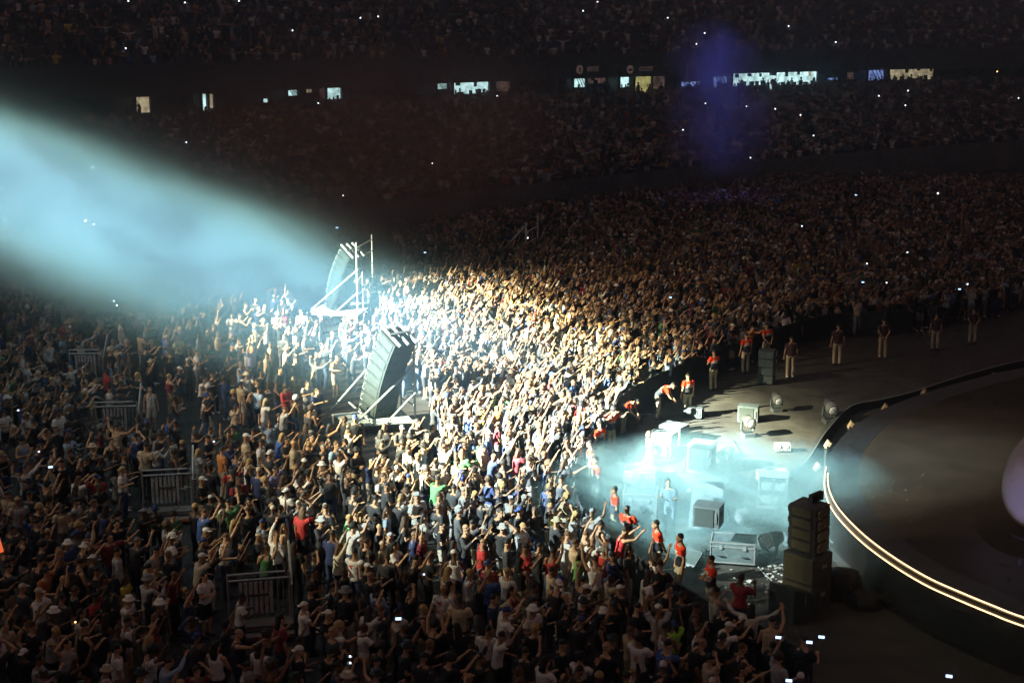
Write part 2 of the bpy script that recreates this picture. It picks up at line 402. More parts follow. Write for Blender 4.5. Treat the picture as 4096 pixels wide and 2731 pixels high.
for (a, b, t, bo, ml, lab, kind) in KI:
    p, tn = on_curve((a+b)/2, 4.6); pa, _ = on_curve(a, 4.6); pb, _ = on_curve(b, 4.6); w = float(np.linalg.norm(pb-pa))
    z1 = min(z_at(p, t), ZCE-.03); z0 = max(ZC+.02, z_at(p, bo)-.1)
    k = thing('kiosk', lab, 'kiosk', (0, 0, 0), group='kiosks along the concourse')
    m1 = MB(); boxz(m1, p, tn, w, .1, z0, z1); part('lit_wall', m1, M[ml], k)
    m1 = MB(); boxz(m1, p, tn, w+.1, .5, ZC+.01, z0-.01 if z0 > ZC+.1 else ZC+.08, 0, -.4); part('counter', m1, M['fascia'], k)
    for s in (-1, 1):
        m1 = MB(); boxz(m1, p, tn, .12, .3, ZC+.01, ZCE-.02, s*(w/2+.07), -.1); part('jamb', m1, M['fascia'], k)
    if kind == 's':
        for j in range(4):
            m1 = MB(); q = np.array(p)+np.array(tn)*(-w/2+w*(.15+.22*j)); q2 = q+np.array(tn)*w*.35
            m1.tube([(q[0]+tn[1]*.3, q[1]-tn[0]*.3, z1-.02), (q2[0]+tn[1]*.3, q2[1]-tn[0]*.3, z0)], .045, 5); part('stair_rail', m1, M['black'], k)
    if kind == 'm':
        n = max(2, int(w/.9))
        for j in range(n):
            s = -w/2+w*(j+.5)/n+R.uniform(-.2, .2)
            m1 = MB(); hh = R.uniform(.25, .6); boxz(m1, p, tn, R.uniform(.2, .6), .2, z1-hh, z1-.04, s, -.2)
            if j % 2 == 0: part('menu_board', m1, M[R.choice(['black', 'beige', 'blue', 'black'])], k)
            m1 = MB(); boxz(m1, p, tn, R.uniform(.15, .5), .3, z0, z0+R.uniform(.15, .55), s+.2, -.4); part('till', m1, M['black'], k)
    if kind == 'y':
        for j, (s, tl) in enumerate(((-w*.3, 0), (w*.22, -.28))):
            m1 = MB(); boxz(m1, p, tn, w*.26, .08, z0-.1, z1-.05, s, -.2, tl); part('panel', m1, M['yellow'], k)
# round signs with lettering over the kiosks
def text(body, size, loc, rot, m, parent, name='lettering', ext=.02):
    cu = bpy.data.curves.new(name, 'FONT'); cu.body = body; cu.size = size; cu.align_x = 'CENTER'; cu.align_y = 'CENTER'; cu.extrude = ext
    cu.resolution_u = 2
    o = bpy.data.objects.new('tmp', cu); COL.objects.link(o); dg = bpy.context.evaluated_depsgraph_get()
    me = bpy.data.meshes.new_from_object(o.evaluated_get(dg)); bpy.data.objects.remove(o); me.materials.clear(); me.materials.append(m)
    o = link(name, me, parent); o.location = loc; o.rotation_euler = rot; return o
for (px, tx, word, lab) in ((2317, 2370, 'KC1Z', 'faint round sign with lettering over the broken white kiosk'), (2518, 2580, 'CC1ZT', 'second faint round sign with lettering, nearer the square frame')):
    p, tn = on_curve(px, -.28); q, _ = on_curve(tx, -.28); az = math.atan2(tn[1], tn[0]); zc = z_at(p, 279)
    t = thing('round_sign', lab, 'sign', (p[0], p[1], zc), az, 'round signs on the fascia')
    part('disc', MB().tube([(0, -.03, 0), (0, .03, 0)], .42, 20), M['logo'], t)
    if px == 2317:
        for s in (-1, 1): part('emblem_stroke', MB().box((0, -.05, -.02), (.09, .03, .5), 0, Matrix.Rotation(.5*s, 4, 'Y')), M['fascia'], t)
    else: part('emblem_bar', MB().box((0, -.05, -.02), (.55, .03, .2)), M['fascia'], t)
    d = float(np.linalg.norm(q-p))
    text(word, .62, (d, -.04, 0), (PI/2, 0, 0), M['logo'], t)
p, tn = on_curve(2766, -.5); az = math.atan2(tn[1], tn[0]); zz0, zz1 = z_at(p, 325), z_at(p, 255)
t = thing('square_frame', 'empty pale square frame standing over the blue lit counter', 'frame', (p[0], p[1], zz0), az)
hw = .80; hh = zz1-zz0
for nm, c, d in (('upright', (-hw, 0, hh/2), (.12, .1, hh)), ('upright', (hw, 0, hh/2), (.12, .1, hh)), ('crossbar', (0, 0, hh), (2*hw+.12, .11, .12)), ('crossbar', (0, 0, 0), (2*hw+.12, .11, .12))):
    part(nm, MB().box(c, d), M['white'], t)
part('screen', MB().box((0, .06, hh/2), (2*hw-.12, .03, hh-.12)), M['fascia'], t)
p, tn = on_curve(3086, 3.6)
t = thing('round_board', 'white board with a red round emblem among the queue', 'sign', (p[0], p[1], ZC), math.atan2(tn[1], tn[0]))
part('board', MB().box((0, 0, 1.35), (1.0, .06, 1.5)), M['cyan'], t); 
part('emblem', MB().tube([(0, -.05, 1.4), (0, -.09, 1.4)], .36, 18), M['red'], t); part('emblem_mark', MB().tube([(-.2, -.11, 1.5), (0, -.11, 1.3), (.2, -.11, 1.55)], .05, 5), M['white'], t)

# ------------------------------------------------------------------ stage, pit floor
ZS = 1.4
RIMPX = [(5400, 1250), (4700, 1370), (4096, 1470), (3840, 1530), (3690, 1575), (3540, 1632), (3420, 1700), (3345, 1775), (3316, 1830), (3303, 1895), (3308, 1960), (3340, 2028), (3400, 2098), (3480, 2170), (3590, 2248), (3710, 2318), (3830, 2372), (3970, 2430), (4096, 2478), (4500, 2610), (5000, 2740)]
RIM = smooth([at(a, b, ZS)[:2] for a, b in RIMPX], 6)
st = thing('stage', 'dark round stage with a glowing double light strip along its curved edge', 'stage')
def ribbon(P, z0, z1=None): return [(p[0], p[1], z0) for p in P]
tg = np.gradient(RIM, axis=0); tg /= np.linalg.norm(tg, axis=1)[:, None]
RN = np.stack([tg[:, 1], -tg[:, 0]], 1)            # towards the pit
if (RN[60]@(np.array(at(2900, 1900)[:2])-RIM[60])) < 0: RN = -RN
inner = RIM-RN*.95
cen = (70., 45.)
part('deck', MB().poly([(p[0], p[1], ZS) for p in inner]+[(90, 20, ZS), (90, 70, ZS)]), M['deck'], st)
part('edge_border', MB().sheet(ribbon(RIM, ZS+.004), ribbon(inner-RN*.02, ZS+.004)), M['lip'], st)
part('front_skirt', MB().sheet(ribbon(RIM, 0), ribbon(RIM, ZS+.004)), M['lip'], st)
def led(P, z, rad, nm, i0, i1, step):
    i = i0
    while i < i1:
        j = min(i+step, i1); pts = [(P[q][0], P[q][1], z) for q in range(i, j+1)]
        pts[0] = tuple(np.array(pts[0])*.985+np.array(pts[1])*.015)
        part(nm, MB().tube(pts, rad, 6), M['led'], st); i = j
led(RIM+RN*.03, ZS-.14, .017, 'light_strip', 50, 120, 5)
led(RIM-RN*.06, ZS+.03, .017, 'light_strip', 54, 120, 5)
# lower ledge round the stage
LED2 = [(4700, 1310), (4096, 1440), (3840, 1507), (3666, 1564), (3520, 1600), (3405, 1625), (3310, 1720), (3238, 1828), (3163, 1910), (3125, 2000), (3190, 2075), (3316, 2158), (3416, 2257), (3577, 2370), (3769, 2450), (4091, 2535), (4500, 2640)]
LP = smooth([at(a, b, .3)[:2] for a, b in LED2], 5)
tg = np.gradient(LP, axis=0); tg /= np.linalg.norm(tg, axis=1)[:, None]; LN = np.stack([tg[:, 1], -tg[:, 0]], 1)
le = thing('curved_ledge', 'low dark curved ledge with a pale rim running round the foot of the stage', 'ledge')
part('ledge_wall', MB().sheet(ribbon(LP, 0), ribbon(LP, .3)).sheet(ribbon(LP+LN*.16, 0), ribbon(LP+LN*.16, .3)).sheet(ribbon(LP, .3), ribbon(LP+LN*.16, .3)), M['black'], le)
part('rim_trim', MB().tube([(p[0], p[1], .315) for p in LP], .018, 5), M['steel'], le)
BOUND = [(2600, 560), (2352, 650), (2100, 700), (1900, 712), (1700, 770), (1560, 826), (1450, 878), (1385, 948), (1338, 1010), (1318, 1080), (1338, 1150), (1400, 1212), (1480, 1268), (1560, 1320), (1660, 1375), (1780, 1432), (1900, 1505), (2050, 1590), (2300, 1700)]
K2 = 4096/2352
BW = [tuple(at(a*K2, b*K2, 1.4)[:2]) for a, b in BOUND]
BWs = smooth(BW, 4)
o = struct('pit_floor', MB().poly([(p[0], p[1], .004) for p in BWs]+[(60, 28, .004), (60, 90, .004)]), M['pit'])
def inside(x, y, P):
    c = False; j = len(P)-1
    for i in range(len(P)):
        if (P[i][1] > y) != (P[j][1] > y) and x < (P[j][0]-P[i][0])*(y-P[i][1])/(P[j][1]-P[i][1])+P[i][0]: c = not c
        j = i
    return c
PITP = [tuple(p) for p in BWs]+[(120, 20), (120, 90)]
# crowd barrier between the pit and the crowd: separate black panels with a top rail
L = 0; last = BWs[8]; n = 0
for i in range(8, len(BWs)-6):
    a, b = BWs[i], BWs[i+1]; seg = float(np.linalg.norm(b-a)); m = max(1, round(seg/1.15))
    for k in range(m):
        p = a+(b-a)*(k/m); q = a+(b-a)*((k+1)/m); c = (p+q)/2; w = float(np.linalg.norm(q-p))
        px, py, _ = to_px((c[0], c[1], .6))
        if not (0 < px < 4096 and 0 < py < 2731): continue
        side = 'upper' if py < 1500 else ('bend' if py < 2000 else 'lower')
        lp = ['beside the first row opposite ', 'just past ', 'near '][k % 3]
        t = thing('pit_barrier', 'black steel crowd barrier panel standing between the front row and the pit', 'barrier', (c[0], c[1], 0), math.atan2((q-p)[1], (q-p)[0]), 'crowd barrier panels along the pit')
        part('panel', MB().box((0, 0, .58), (w-.03, .05, 1.1)), M['dark'], t); part('top_rail', MB().tube([(-w/2+.02, 0, 1.16), (w/2-.02, 0, 1.16)], .03, 6), M['black'], t)
        n += 1
        if k == 0 and i == 8: base_b = t

# ------------------------------------------------------------------ scaffold towers with leaning line arrays
def pole(parent, a, b, r=.045, name='pole', m='steel'): return part(name, MB().tube([a, b], r, 8), M[m], parent)
def z_on(p, py):
    dd = ray(2048, py); return CAM_H+dd[2]/dd[1]*p[1]
def array(loc, az, n, h, w, d, lean0, lean1, label, skin='grille', body='black', top_frame=True, group=None):
    t = thing('line_array', label, 'loudspeaker stack', loc, az, group)
    y, z = 0.0, .05
    for i in range(n):
        th = lean0+(lean1-lean0)*i/max(1, n-1)
        y2, z2 = y+h*math.sin(th), z+h*math.cos(th)
        T = Matrix.Translation(((0, (y+y2)/2, (z+z2)/2)))@Matrix.Rotation(-th, 4, 'X')
        c = part('cabinet', MB().box((0, 0, 0), (w, d, h*.93), 0, T), M[body], t)
        g1 = MB().box((0, d/2+.012, 0), (w*.92, .02, h*.8), 0, T); part('grille', g1, M[skin], c)
        g1 = MB().box((0, -d/2-.012, 0), (w*.7, .02, h*.7), 0, T); part('rear_panel', g1, M[skin], c)
        for s in (-1, 1):
            part('side_plate', MB().box((s*(w/2+.012), .0, 0), (.02, d*.82, h*.78), 0, T), M[skin], c)
            g1 = MB().tube([(s*(w/2+.05), -d*.3, -h*.28), (s*(w/2+.05), -d*.42, -h*.22), (s*(w/2+.05), -d*.42, h*.22), (s*(w/2+.05), -d*.3, h*.28)], .014, 5, M4=T); part('handle', g1, M['trim'], c)
        y, z = y2, z2
    if top_frame:
        T = Matrix.Translation((0, y+.03, z+.06))@Matrix.Rotation(-lean1, 4, 'X')
        for s in (-1, 0, 1): part('rigging_bar', MB().box((s*w*.38, 0, 0), (.07, d*1.25, .09), 0, T), M['trim'], t)
        part('rigging_beam', MB().box((0, 0, .07), (w*.95, .09, .06), 0, T), M['black'], t)
    return t
def platform(corners, z, label, name='tower'):
    P = [at(a, b, z) for a, b in corners]; c = sum(P, Vector())/len(P)
    t = thing(name, label, 'scaffold tower')
    n = len(P); V = [(p[0], p[1], z) for p in P]+[(p[0], p[1], z-.1) for p in P]
    F = [tuple(range(n)), tuple(range(2*n-1, n-1, -1))]+[(i, (i+1) % n, n+(i+1) % n, n+i) for i in range(n)]
    part('deck_board', MB().add(V, F), M['ply'], t)
    for i in range(n):
        a, b = P[i], P[(i+1) % n]; part('edge_tube', MB().tube([(a[0], a[1], z-.05), (b[0], b[1], z-.05)], .035, 6), M['steel'], t)
        part('leg', MB().tube([(a[0]*.97+c[0]*.03, a[1]*.97+c[1]*.03, 0), (a[0]*.97+c[0]*.03, a[1]*.97+c[1]*.03, z-.1)], .04, 6), M['steel'], t)
    return t, P
def tower(corners, z, label, A, B, rails, braces, third=None, r=.042):
    t, P = platform(corners, z, label, 'scaffold_tower')
    pa, pb = at(A[0], A[1], z), at(B[0], B[1], z)
    za, zb = z_on(pa, A[2]), z_on(pb, B[2])
    pole(t, (pa[0], pa[1], z), (pa[0], pa[1], za), r); pole(t, (pb[0], pb[1], z), (pb[0], pb[1], zb), r*.85)
    for ya, yb in rails: pole(t, (pa[0], pa[1], z_on(pa, ya)), (pb[0], pb[1], z_on(pb, yb)), r*.65, 'rail')
    for (x0, y0, z0, yt) in braces:
        q = at(x0, y0, z0); pole(t, q, (pa[0], pa[1], z_on(pa, yt)), r, 'brace')
        part('coupler', MB().ball((pa[0], pa[1], z_on(pa, yt)), r*2, 8, 6), M['steel'], t)
    if third:
        pc = at(third[0], third[1], z); pole(t, (pc[0], pc[1], z), (pc[0], pc[1], z_on(pc, third[2])), r*.7)
    return t, P, pa, pb
tw1, P1, pa, pb = tower([(1228, 1250), (1430, 1260), (1502, 1212), (1312, 1206)], .8, 'pale scaffold tower in the light beam with handrails and two long braces',
    (1431, 1256, 970), (1493, 1216, 938), [(993, 958), (1036, 1003), (1082, 1052), (1132, 1098), (1180, 1138), (1222, 1182)],
    [(1232, 1250, .8, 1082), (1334, 1256, .8, 1172)], (1453, 1245, 1080))
b1 = at(1350, 1236, .8)
array(b1, facing(.78, -.62), 9, .36, 1.0, .8, math.radians(6), math.radians(36), 'tall pale loudspeaker array leaning right on the farther scaffold tower', skin='pale', body='pale', group='loudspeaker arrays')
tw2, P2, pa, pb = tower([(1328, 1655), (1412, 1700), (1655, 1684), (1600, 1632)], .4, 'scaffold tower with crossing braces and a dark board floor, nearer of the two towers',
    (1660, 1668, 1325), (1606, 1634, 1290), [(1345, 1312), (1438, 1404), (1478, 1445), (1545, 1510), (1622, 1590)],
    [(1416, 1700, .4, 1462), (1546, 1692, .4, 1572)])
q0, q1 = at(1322, 1642, .4), at(1500, 1660, .4)
pole(tw2, q0, (at(1470, 1640, .4)[0], at(1470, 1640, .4)[1], 2.0), .042, 'brace')
pole(tw2, (at(1398, 1660, .4)+Vector((0, 0, .5))), at(1492, 1694, .42), .035, 'brace')
b2 = at(1508, 1655, .4)
array(b2, facing(.72, -.70), 8, .43, 1.05, .95, math.radians(14), math.radians(31), 'tall dark loudspeaker array leaning right on the nearer scaffold tower', skin='arr', body='arr', group='loudspeaker arrays')
tw3, P3, pa, pb = tower([(1970, 1048), (2104, 1056), (2150, 1022), (2020, 1018)], .35, 'far scaffold tower with thin poles and two braces deep in the dark crowd',
    (2104, 1052, 894), (2150, 1030, 865), [(930, 905), (976, 948), (1010, 990)], [(1974, 1046, .35, 898), (1985, 1048, .35, 978)], r=.065)
for ch in tw3.children:  # white put on the far tubes to stand for spill light
    if ch.name.startswith(('pole', 'rail', 'brace')): ch.data.materials[0] = M['white']
pc = at(2243, 1036, 0)
t = thing('mast', 'single thin pale pole standing right of the far scaffold tower', 'pole', (pc[0], pc[1], 0)); part('tube', MB().tube([(0, 0, 0), (0, 0, z_on(pc, 873))], .045, 8), M['steel'], t); part('base', MB().tube([(0, 0, 0), (0, 0, .05)], .25, 12), M['black'], t)
for i, (x, y0, y1, lab) in enumerate(((3743, 905, 778, 'thin dim pole with a light at its top in the right hand crowd'), (3922, 925, 792, 'thin dim pole farther right, without a light'))):
    pc = at(x, y0, 0); t = thing('mast', lab, 'pole', (pc[0], pc[1], 0)); h = z_on(pc, y1)
    part('tube', MB().tube([(0, 0, 0), (0, 0, h)], .03, 6), M['steel'], t); part('base', MB().tube([(0, 0, 0), (0, 0, .05)], .25, 12), M['black'], t)
    if i == 0: part('beacon', MB().ball((0, 0, h+.08), .07, 8, 6), M['flash'], t)

# ------------------------------------------------------------------ slatted stair gates down the left
GT = [(288, 1352, 1.50, 'slatted steel stair gate farthest up the left aisle, below the beam'), (348, 1545, 1.35, 'second slatted steel stair gate down the left aisle, orange edge on its step'),
      (470, 1776, 1.45, 'third slatted steel stair gate, middle of the five down the left aisle'), (672, 2074, 1.45, 'fourth slatted stair gate, with a sloping side rail above the white shirts'), (1040, 2530, 1.5, 'fifth slatted stair gate, nearest of the five and almost in the dark')]
for i, (x, y, w, lab) in enumerate(GT):
    c = at(x, y, 0); t = thing('stair_gate', lab, 'stair gate', (c[0], c[1]+.1, 0), math.radians([0, 3, 6, 10, 12][i]), 'stair gates down the left aisle')
    h = 1.55
    for s in (-1, 1): part('post', MB().tube([(s*w/2, 0, .3), (s*w/2, 0, h)], .03, 6), M['steel'], t)
    for z in (h, h-.16): part('rail', MB().tube([(-w/2, -.02, z), (w/2-.1*(z == h), -.02, z)], .026, 6), M['steel'], t)
    for k in range(7): part('slat', MB().box((-w*.30+k*.125, .0, .9), (.075, .03, .82)), M['slat'], t)
    for k in range(3): part('bar', MB().tube([(w*.30+k*.14, 0, .45), (w*.30+k*.14, 0, h-.17)], .012, 5), M['steel'], t)
    part('latch', MB().box((0, -.03, .98), (.45, .03, .05), 0), M['black'], t)
    part('step', MB().box((0, -.30, .33), (w+.1, .5, .1)), M['conc'], t); part('step', MB().box((0, -.62, .16), (w+.1, .34, .1)), M['conc'], t)
    part('step_nosing', MB().box((w*.2, -.80, .17), (w*.5, .02, .08)), M['orange'], t)
    part('side_panel', MB().add([(w/2+.04, -.5, 0), (w/2+.04, .9, 0), (w/2+.04, .9, 1.9), (w/2+.04, -.0, 1.2), (w/2+.07, -.5, 0), (w/2+.07, .9, 0), (w/2+.07, .9, 1.9), (w/2+.07, 0, 1.2)],
         [(0, 1, 2, 3), (7, 6, 5, 4), (0, 3, 7, 4), (3, 2, 6, 7), (2, 1, 5, 6), (1, 0, 4, 5)]), M['conc'], t)
    part('side_rail', MB().tube([(w/2+.055, -.1, 1.2), (w/2+.055, .9, 2.0), (w/2+.055, 1.0, 1.9)], .03, 6), M['steel'], t)

# ------------------------------------------------------------------ equipment in the pit
def flight_case(px, py, w, d, h, az, label, open_lid=False, z=0, m='case'):
    c = at(px, py, z); t = thing('flight_case', label, 'flight case', (c[0], c[1]+d/2*math.cos(az), z), az)
    zb = .10
    b = part('body', MB().box((0, 0, zb+h*.40), (w, d, h*.80-.01)), M[m], t); l = part('lid', MB().box((0, 0, zb+h*.90), (w, d, h*.2-.005)), M[m], t)
    for zz, nm in ((zb+h*.80, 'seam_trim'), (zb+h, 'top_trim'), (zb+.01, 'base_trim')):
        e = .018; mb = MB()
        for (cx, cy_, dx, dy) in ((0, -d/2, w+.04, .035), (0, d/2, w+.04, .035), (-w/2, 0, .035, d-.04), (w/2, 0, .035, d-.04)): mb.box((cx, cy_, zz), (dx, dy, .035))
        part(nm, mb, M['trim'], t)
    for sx in (-1, 1):
        for sy in (-1, 1): part('corner_trim', MB().box((sx*w/2, sy*d/2, zb+h*.5), (.03, .03, h-.08)), M['trim'], t)
        part('latch', MB().box((sx*w*.27, -d/2-.02, zb+h*.78), (.09, .03, .12)), M['trim'], t)
        part('handle', MB().tube([(sx*w*.27-.08, -d/2-.01, zb+h*.35), (sx*w*.27-.07, -d/2-.05, zb+h*.35), (sx*w*.27+.07, -d/2-.05, zb+h*.35), (sx*w*.27+.08, -d/2-.01, zb+h*.35)], .014, 5), M['rub'], t)
        for sy in (-1, 1): part('castor', MB().tube([(sx*w*.4-.02, sy*d*.36, .05), (sx*w*.4+.02, sy*d*.36, .05)], .05, 10), M['rub'], t)
    return t
def cabinet(px, py, w, d, h, az, label, z=0, n=1, m='case', cat='loudspeaker'):
    c = at(px, py, z); t = thing('loudspeaker', label, cat, (c[0], c[1]+d/2, z), az)
    for i in range(n):
        z0 = i*(h+.015); b = part('cabinet', MB().box((0, 0, z0+h/2+.005), (w, d, h)), M[m], t)
        part('grille', MB().box((-w*.06, -d/2-.012, z0+h/2), (w*.72, .02, h*.82)), M['grille'], b)
        part('handle', MB().tube([(w*.38, -d/2-.01, z0+h*.25), (w*.38, -d/2-.04, z0+h*.3), (w*.38, -d/2-.04, z0+h*.7), (w*.38, -d/2-.01, z0+h*.75)], .014, 5), M['trim'], b)
        for s in (-1, 1): part('side_handle', MB().box((s*(w/2+.006), 0, z0+h*.6), (.012, d*.3, h*.18)), M['rub'], b)
    return t
def fixture(px, py, az, label, tilt=.5, s=1.0, z=0):
    c = at(px, py, z); t = thing('moving_light', label, 'stage light', (c[0], c[1], z), az, 'moving stage lights in the pit'); t.scale = (s, s, s)
    part('base', MB().box((0, 0, .07), (.42, .42, .14)), M['black'], t)
    y = part('yoke', MB().tube([(-.24, 0, .6), (-.26, 0, .3), (-.18, 0, .18), (.18, 0, .18), (.26, 0, .3), (.24, 0, .6)], .045, 8), M['grille'], t)
    T = Matrix.Translation((0, 0, .6))@Matrix.Rotation(tilt, 4, 'X')
    part('head', MB().tube([(0, -.32, 0), (0, -.2, 0), (0, .12, 0), (0, .3, 0)], [.19, .2, .2, .13], 16, M4=T), M['black'], t)
    for k in range(3): part('cooling_ring', MB().tube([(0, -.30+k*.09, 0), (0, -.265+k*.09, 0)], .215, 16, M4=T), M['trim'], t)
    part('lens', MB().ball((0, -.32, 0), (.16, .05, .16), 14, 8, T), M['lens'], t)
    return t
cabinet(2700, 1775, .85, .75, .62, math.radians(-33), 'pale box loudspeaker standing upper left in the pit behind the bald man', m='case')
cabinet(2812, 1895, .82, .75, 1.0, math.radians(-25), 'tall pale subwoofer under the two box loudspeaker in mid pit', m='case')
cabinet(2812, 1882, .72, .55, 0.34, math.radians(-25), 'two stacked loudspeaker boxes with handles on the tall pale subwoofer', z=1.05, n=2, m='grille')
cabinet(2776, 1672, .75, .5, .38, math.radians(-20), 'small subwoofer lying near the feet of the red shirted guard', m='case')
cabinet(2997, 1690, .76, .5, .62, math.radians(-18), 'lone pale subwoofer with two handle cuts at the back of the pit', m='case')
flight_case(2655, 1830, .80, .62, .75, math.radians(-28), 'flight case with a pale metal rimmed lid, right of the bald man', m='case')
flight_case(2545, 1925, 1.0, .6, .35, 0, 'low flight case lying behind the two stacked cases', m='case')
flight_case(2564, 1975, .98, .62, .62, math.radians(-12), 'flight case behind the one with the bright metal edge', m='case')
flight_case(2566, 2088, 1.0, .8, .78, math.radians(-10), 'large flight case with a bright metal edge, nearest the guards', m='case')
flight_case(2940, 2265, 1.22, .8, .58, math.radians(-12), 'wide flat flight case with scattered metal latches, beside the silver lamps', m='case')
flight_case(3098, 1945, .95, .6, .32, math.radians(8), 'pale open case of gear at the foot of the curved ledge', m='white')
flight_case(3132, 1812, .5, .3, .2, 0, 'small pale case lying alone near the right of the pit', m='white')
# loudspeaker on a draped pedestal
c = at(2842, 2118, 0)
t = thing('draped_plinth', 'plinth hidden under grey cloth with long folds, carrying a loudspeaker', 'plinth', (c[0], c[1]+.5, 0), math.radians(-4))
V = []; F = []; ns = 64; lv = [(0, 1.0), (.25, .98), (.6, .92), (1.0, .86), (1.22, .80)]
for zi, (z, k) in enumerate(lv):
    for i in range(ns):
        a = 2*PI*i/ns; ca, sa = math.cos(a), math.sin(a); q = 1/max(abs(ca), abs(sa)); q = min(q, 1.28)
        fold = 1+(.055*math.sin(a*9+zi*.5)+.035*math.sin(a*17+1.3*zi))*(1-z/1.3)
        V.append((ca*q*.56*k*fold, sa*q*.5*k*fold, z))
for zi in range(len(lv)-1):
    for i in range(ns): F.append((zi*ns+i, zi*ns+(i+1) % ns, (zi+1)*ns+(i+1) % ns, (zi+1)*ns+i))
F.append(tuple((len(lv)-1)*ns+i for i in range(ns)))
part('cloth', MB().add(V, F), M['drape'], t, True)
cabinet(2838, 2112, .74, .6, .60, math.radians(-22), 'boxy monitor loudspeaker standing on the grey draped plinth', z=1.23, m='case')
c = at(2865, 2090, 1.23); t = thing('bottle', 'small pale bottle with a label on the draped plinth', 'bottle', (c[0], c[1], 1.23))
part('body', MB().tube([(0, 0, 0), (0, 0, .16), (0, 0, .21), (0, 0, .25)], [.04, .04, .018, .018], 10), M['white'], t); part('cap', MB().tube([(0, 0, .25), (0, 0, .28)], .02, 8), M['tan'], t)
fixture(2905, 1880, math.radians(-40), 'silver moving light right of the two box loudspeaker', .2)
fixture(2990, 1745, math.radians(15), 'dim moving light in front of the lone subwoofer', .1)
fixture(2900, 2010, math.radians(-50), 'hazy moving light behind the draped plinth', .15, .8)
fixture(2985, 2138, math.radians(-60), 'chrome banded moving light pointing left, behind the flat case', .1, 1.05)
fixture(3085, 2240, math.radians(-70), 'chrome banded moving light between the flat case and the big stack', .15, 1.05)
fixture(3078, 1935, math.radians(60), 'round white ended lamp beside the open case of gear', .3, .7)
fixture(3318, 1690, math.radians(10), 'dim moving light with bright corner edges at the upper stage edge', .3, 1.1)
fixture(3105, 1645, math.radians(10), 'barely lit moving light in the dark right of the lone subwoofer', .3, .9)
# bright rack
c = at(3098, 2040, 0); t = thing('amplifier_rack', 'open white rack glowing in the beam, with two rows of bright units', 'equipment rack', (c[0], c[1]+.35, 0), math.radians(-14))
part('back_panel', MB().box((0, .28, .55), (.86, .04, 1.0)), M['white'], t)
for s in (-1, 1): part('side_panel', MB().box((s*.43, 0, .55), (.04, .58, 1.0)), M['white'], t)
part('top_panel', MB().box((0, 0, 1.07), (.92, .62, .04)), M['white'], t); part('bottom_panel', MB().box((0, 0, .05), (.92, .62, .06)), M['white'], t)
part('divider', MB().box((.02, -.02, .55), (.05, .5, .96)), M['trim'], t)
for s in (-1, 1):
    for zz in (.3, .72): part('unit', MB().box((s*.21+.01, -.08, zz), (.32, .36, .22)), M['white'], t)
part('cable', MB().tube([(.2, -.3, .4), (.3, -.45, .1), (.5, -.8, .03), (.9, -1.5, .03)], .035, 6), M['grille'], t)
# ground stacked array at the lower right
def stack(px, py, az, label, subs, n, w=.95, d=.8, hs=.74, h=.31, tag2='subwoofer', m='ply2'):
    c = at(px, py, 0); t0 = None
    for i in range(subs):
        s = thing('subwoofer', label[1+i], 'loudspeaker', (c[0], c[1], i*(hs+.02)), az)
        b = part('cabinet', MB().box((0, 0, hs/2+.005), (w, d, hs)), M['black'], s)
        part('grille', MB().box((0, -d/2-.015, hs/2), (w*.94, .02, hs*.94)), M['lit_olive'], s)
        for q in (-1, 1): part('handle', MB().box((q*(w/2+.006), .05, hs*.6), (.012, .22, .1)), M['trim'], s)
    z = subs*(hs+.02)
    t = array((c[0], c[1], z), az, n, h, w*.86, d*.8, 0, math.radians(-4), label[0], skin='lit_olive', top_frame=False)
    part('rigging_beam', MB().box((0, .25, n*h+.15), (.12, .5, .22)), M['dark'], t)
    return t
stack(3222, 2420, math.radians(-46), ['stack of four angled loudspeaker boxes with cables, topping the big stack at lower right', 'bottom subwoofer of the big stack at lower right', 'upper subwoofer of the big stack at lower right'], 2, 4)
c = at(3170, 2470, 0); t = thing('side_fill_cabinet', 'large dim cabinet with a slanted top in front of the big stack', 'loudspeaker', (c[0], c[1]+.1, 0), math.radians(40))
part('body', MB().add([(-.45, -.4, 0), (.45, -.4, 0), (.45, .4, 0), (-.45, .4, 0), (-.45, -.4, .95), (.45, -.4, .6), (.45, .4, .6), (-.45, .4, .95)], [(3, 2, 1, 0), (4, 5, 6, 7), (0, 1, 5, 4), (1, 2, 6, 5), (2, 3, 7, 6), (3, 0, 4, 7)]), M['grille'], t)
part('handle', MB().box((.0, -.41, .55), (.03, .02, .3)), M['trim'], t)
c = at(3065, 1535, 0); t = array((c[0], c[1], 0), math.radians(160), 4, .36, .62, .5, 0, math.radians(3), 'small dim stack of four loudspeaker boxes in the dark behind the guards', top_frame=False)
# covered dark lumps near the stage foot
for (x, y, w, h, lab) in ((3370, 2400, 1.1, .75, 'dark covered equipment right of the big stack'), (3655, 2440, 1.5, .6, 'rounded black cover over gear below the light strip'), (3470, 2440, .8, .4, 'low dark box on the floor between the covered gear')):
    c = at(x, y, 0); t = thing('covered_gear', lab, 'covered gear', (c[0], c[1]+.3, 0), .1)
    mb = MB(); mb.tube([(0, 0, 0), (0, 0, h*.6), (0, 0, h*.92), (0, 0, h)], [(w/2, .42), (w/2, .42), (w*.42, .34), (w*.2, .15)], 18, ref=(1, 0, 0)); part('cover', mb, M['dark'], t, True)
    part('strap', MB().tube([(-w*.51, 0, .1), (-w*.5, 0, h*.7), (0, -.1, h+.02), (w*.5, 0, h*.7), (w*.51, 0, .1)], .02, 5), M['black'], t)
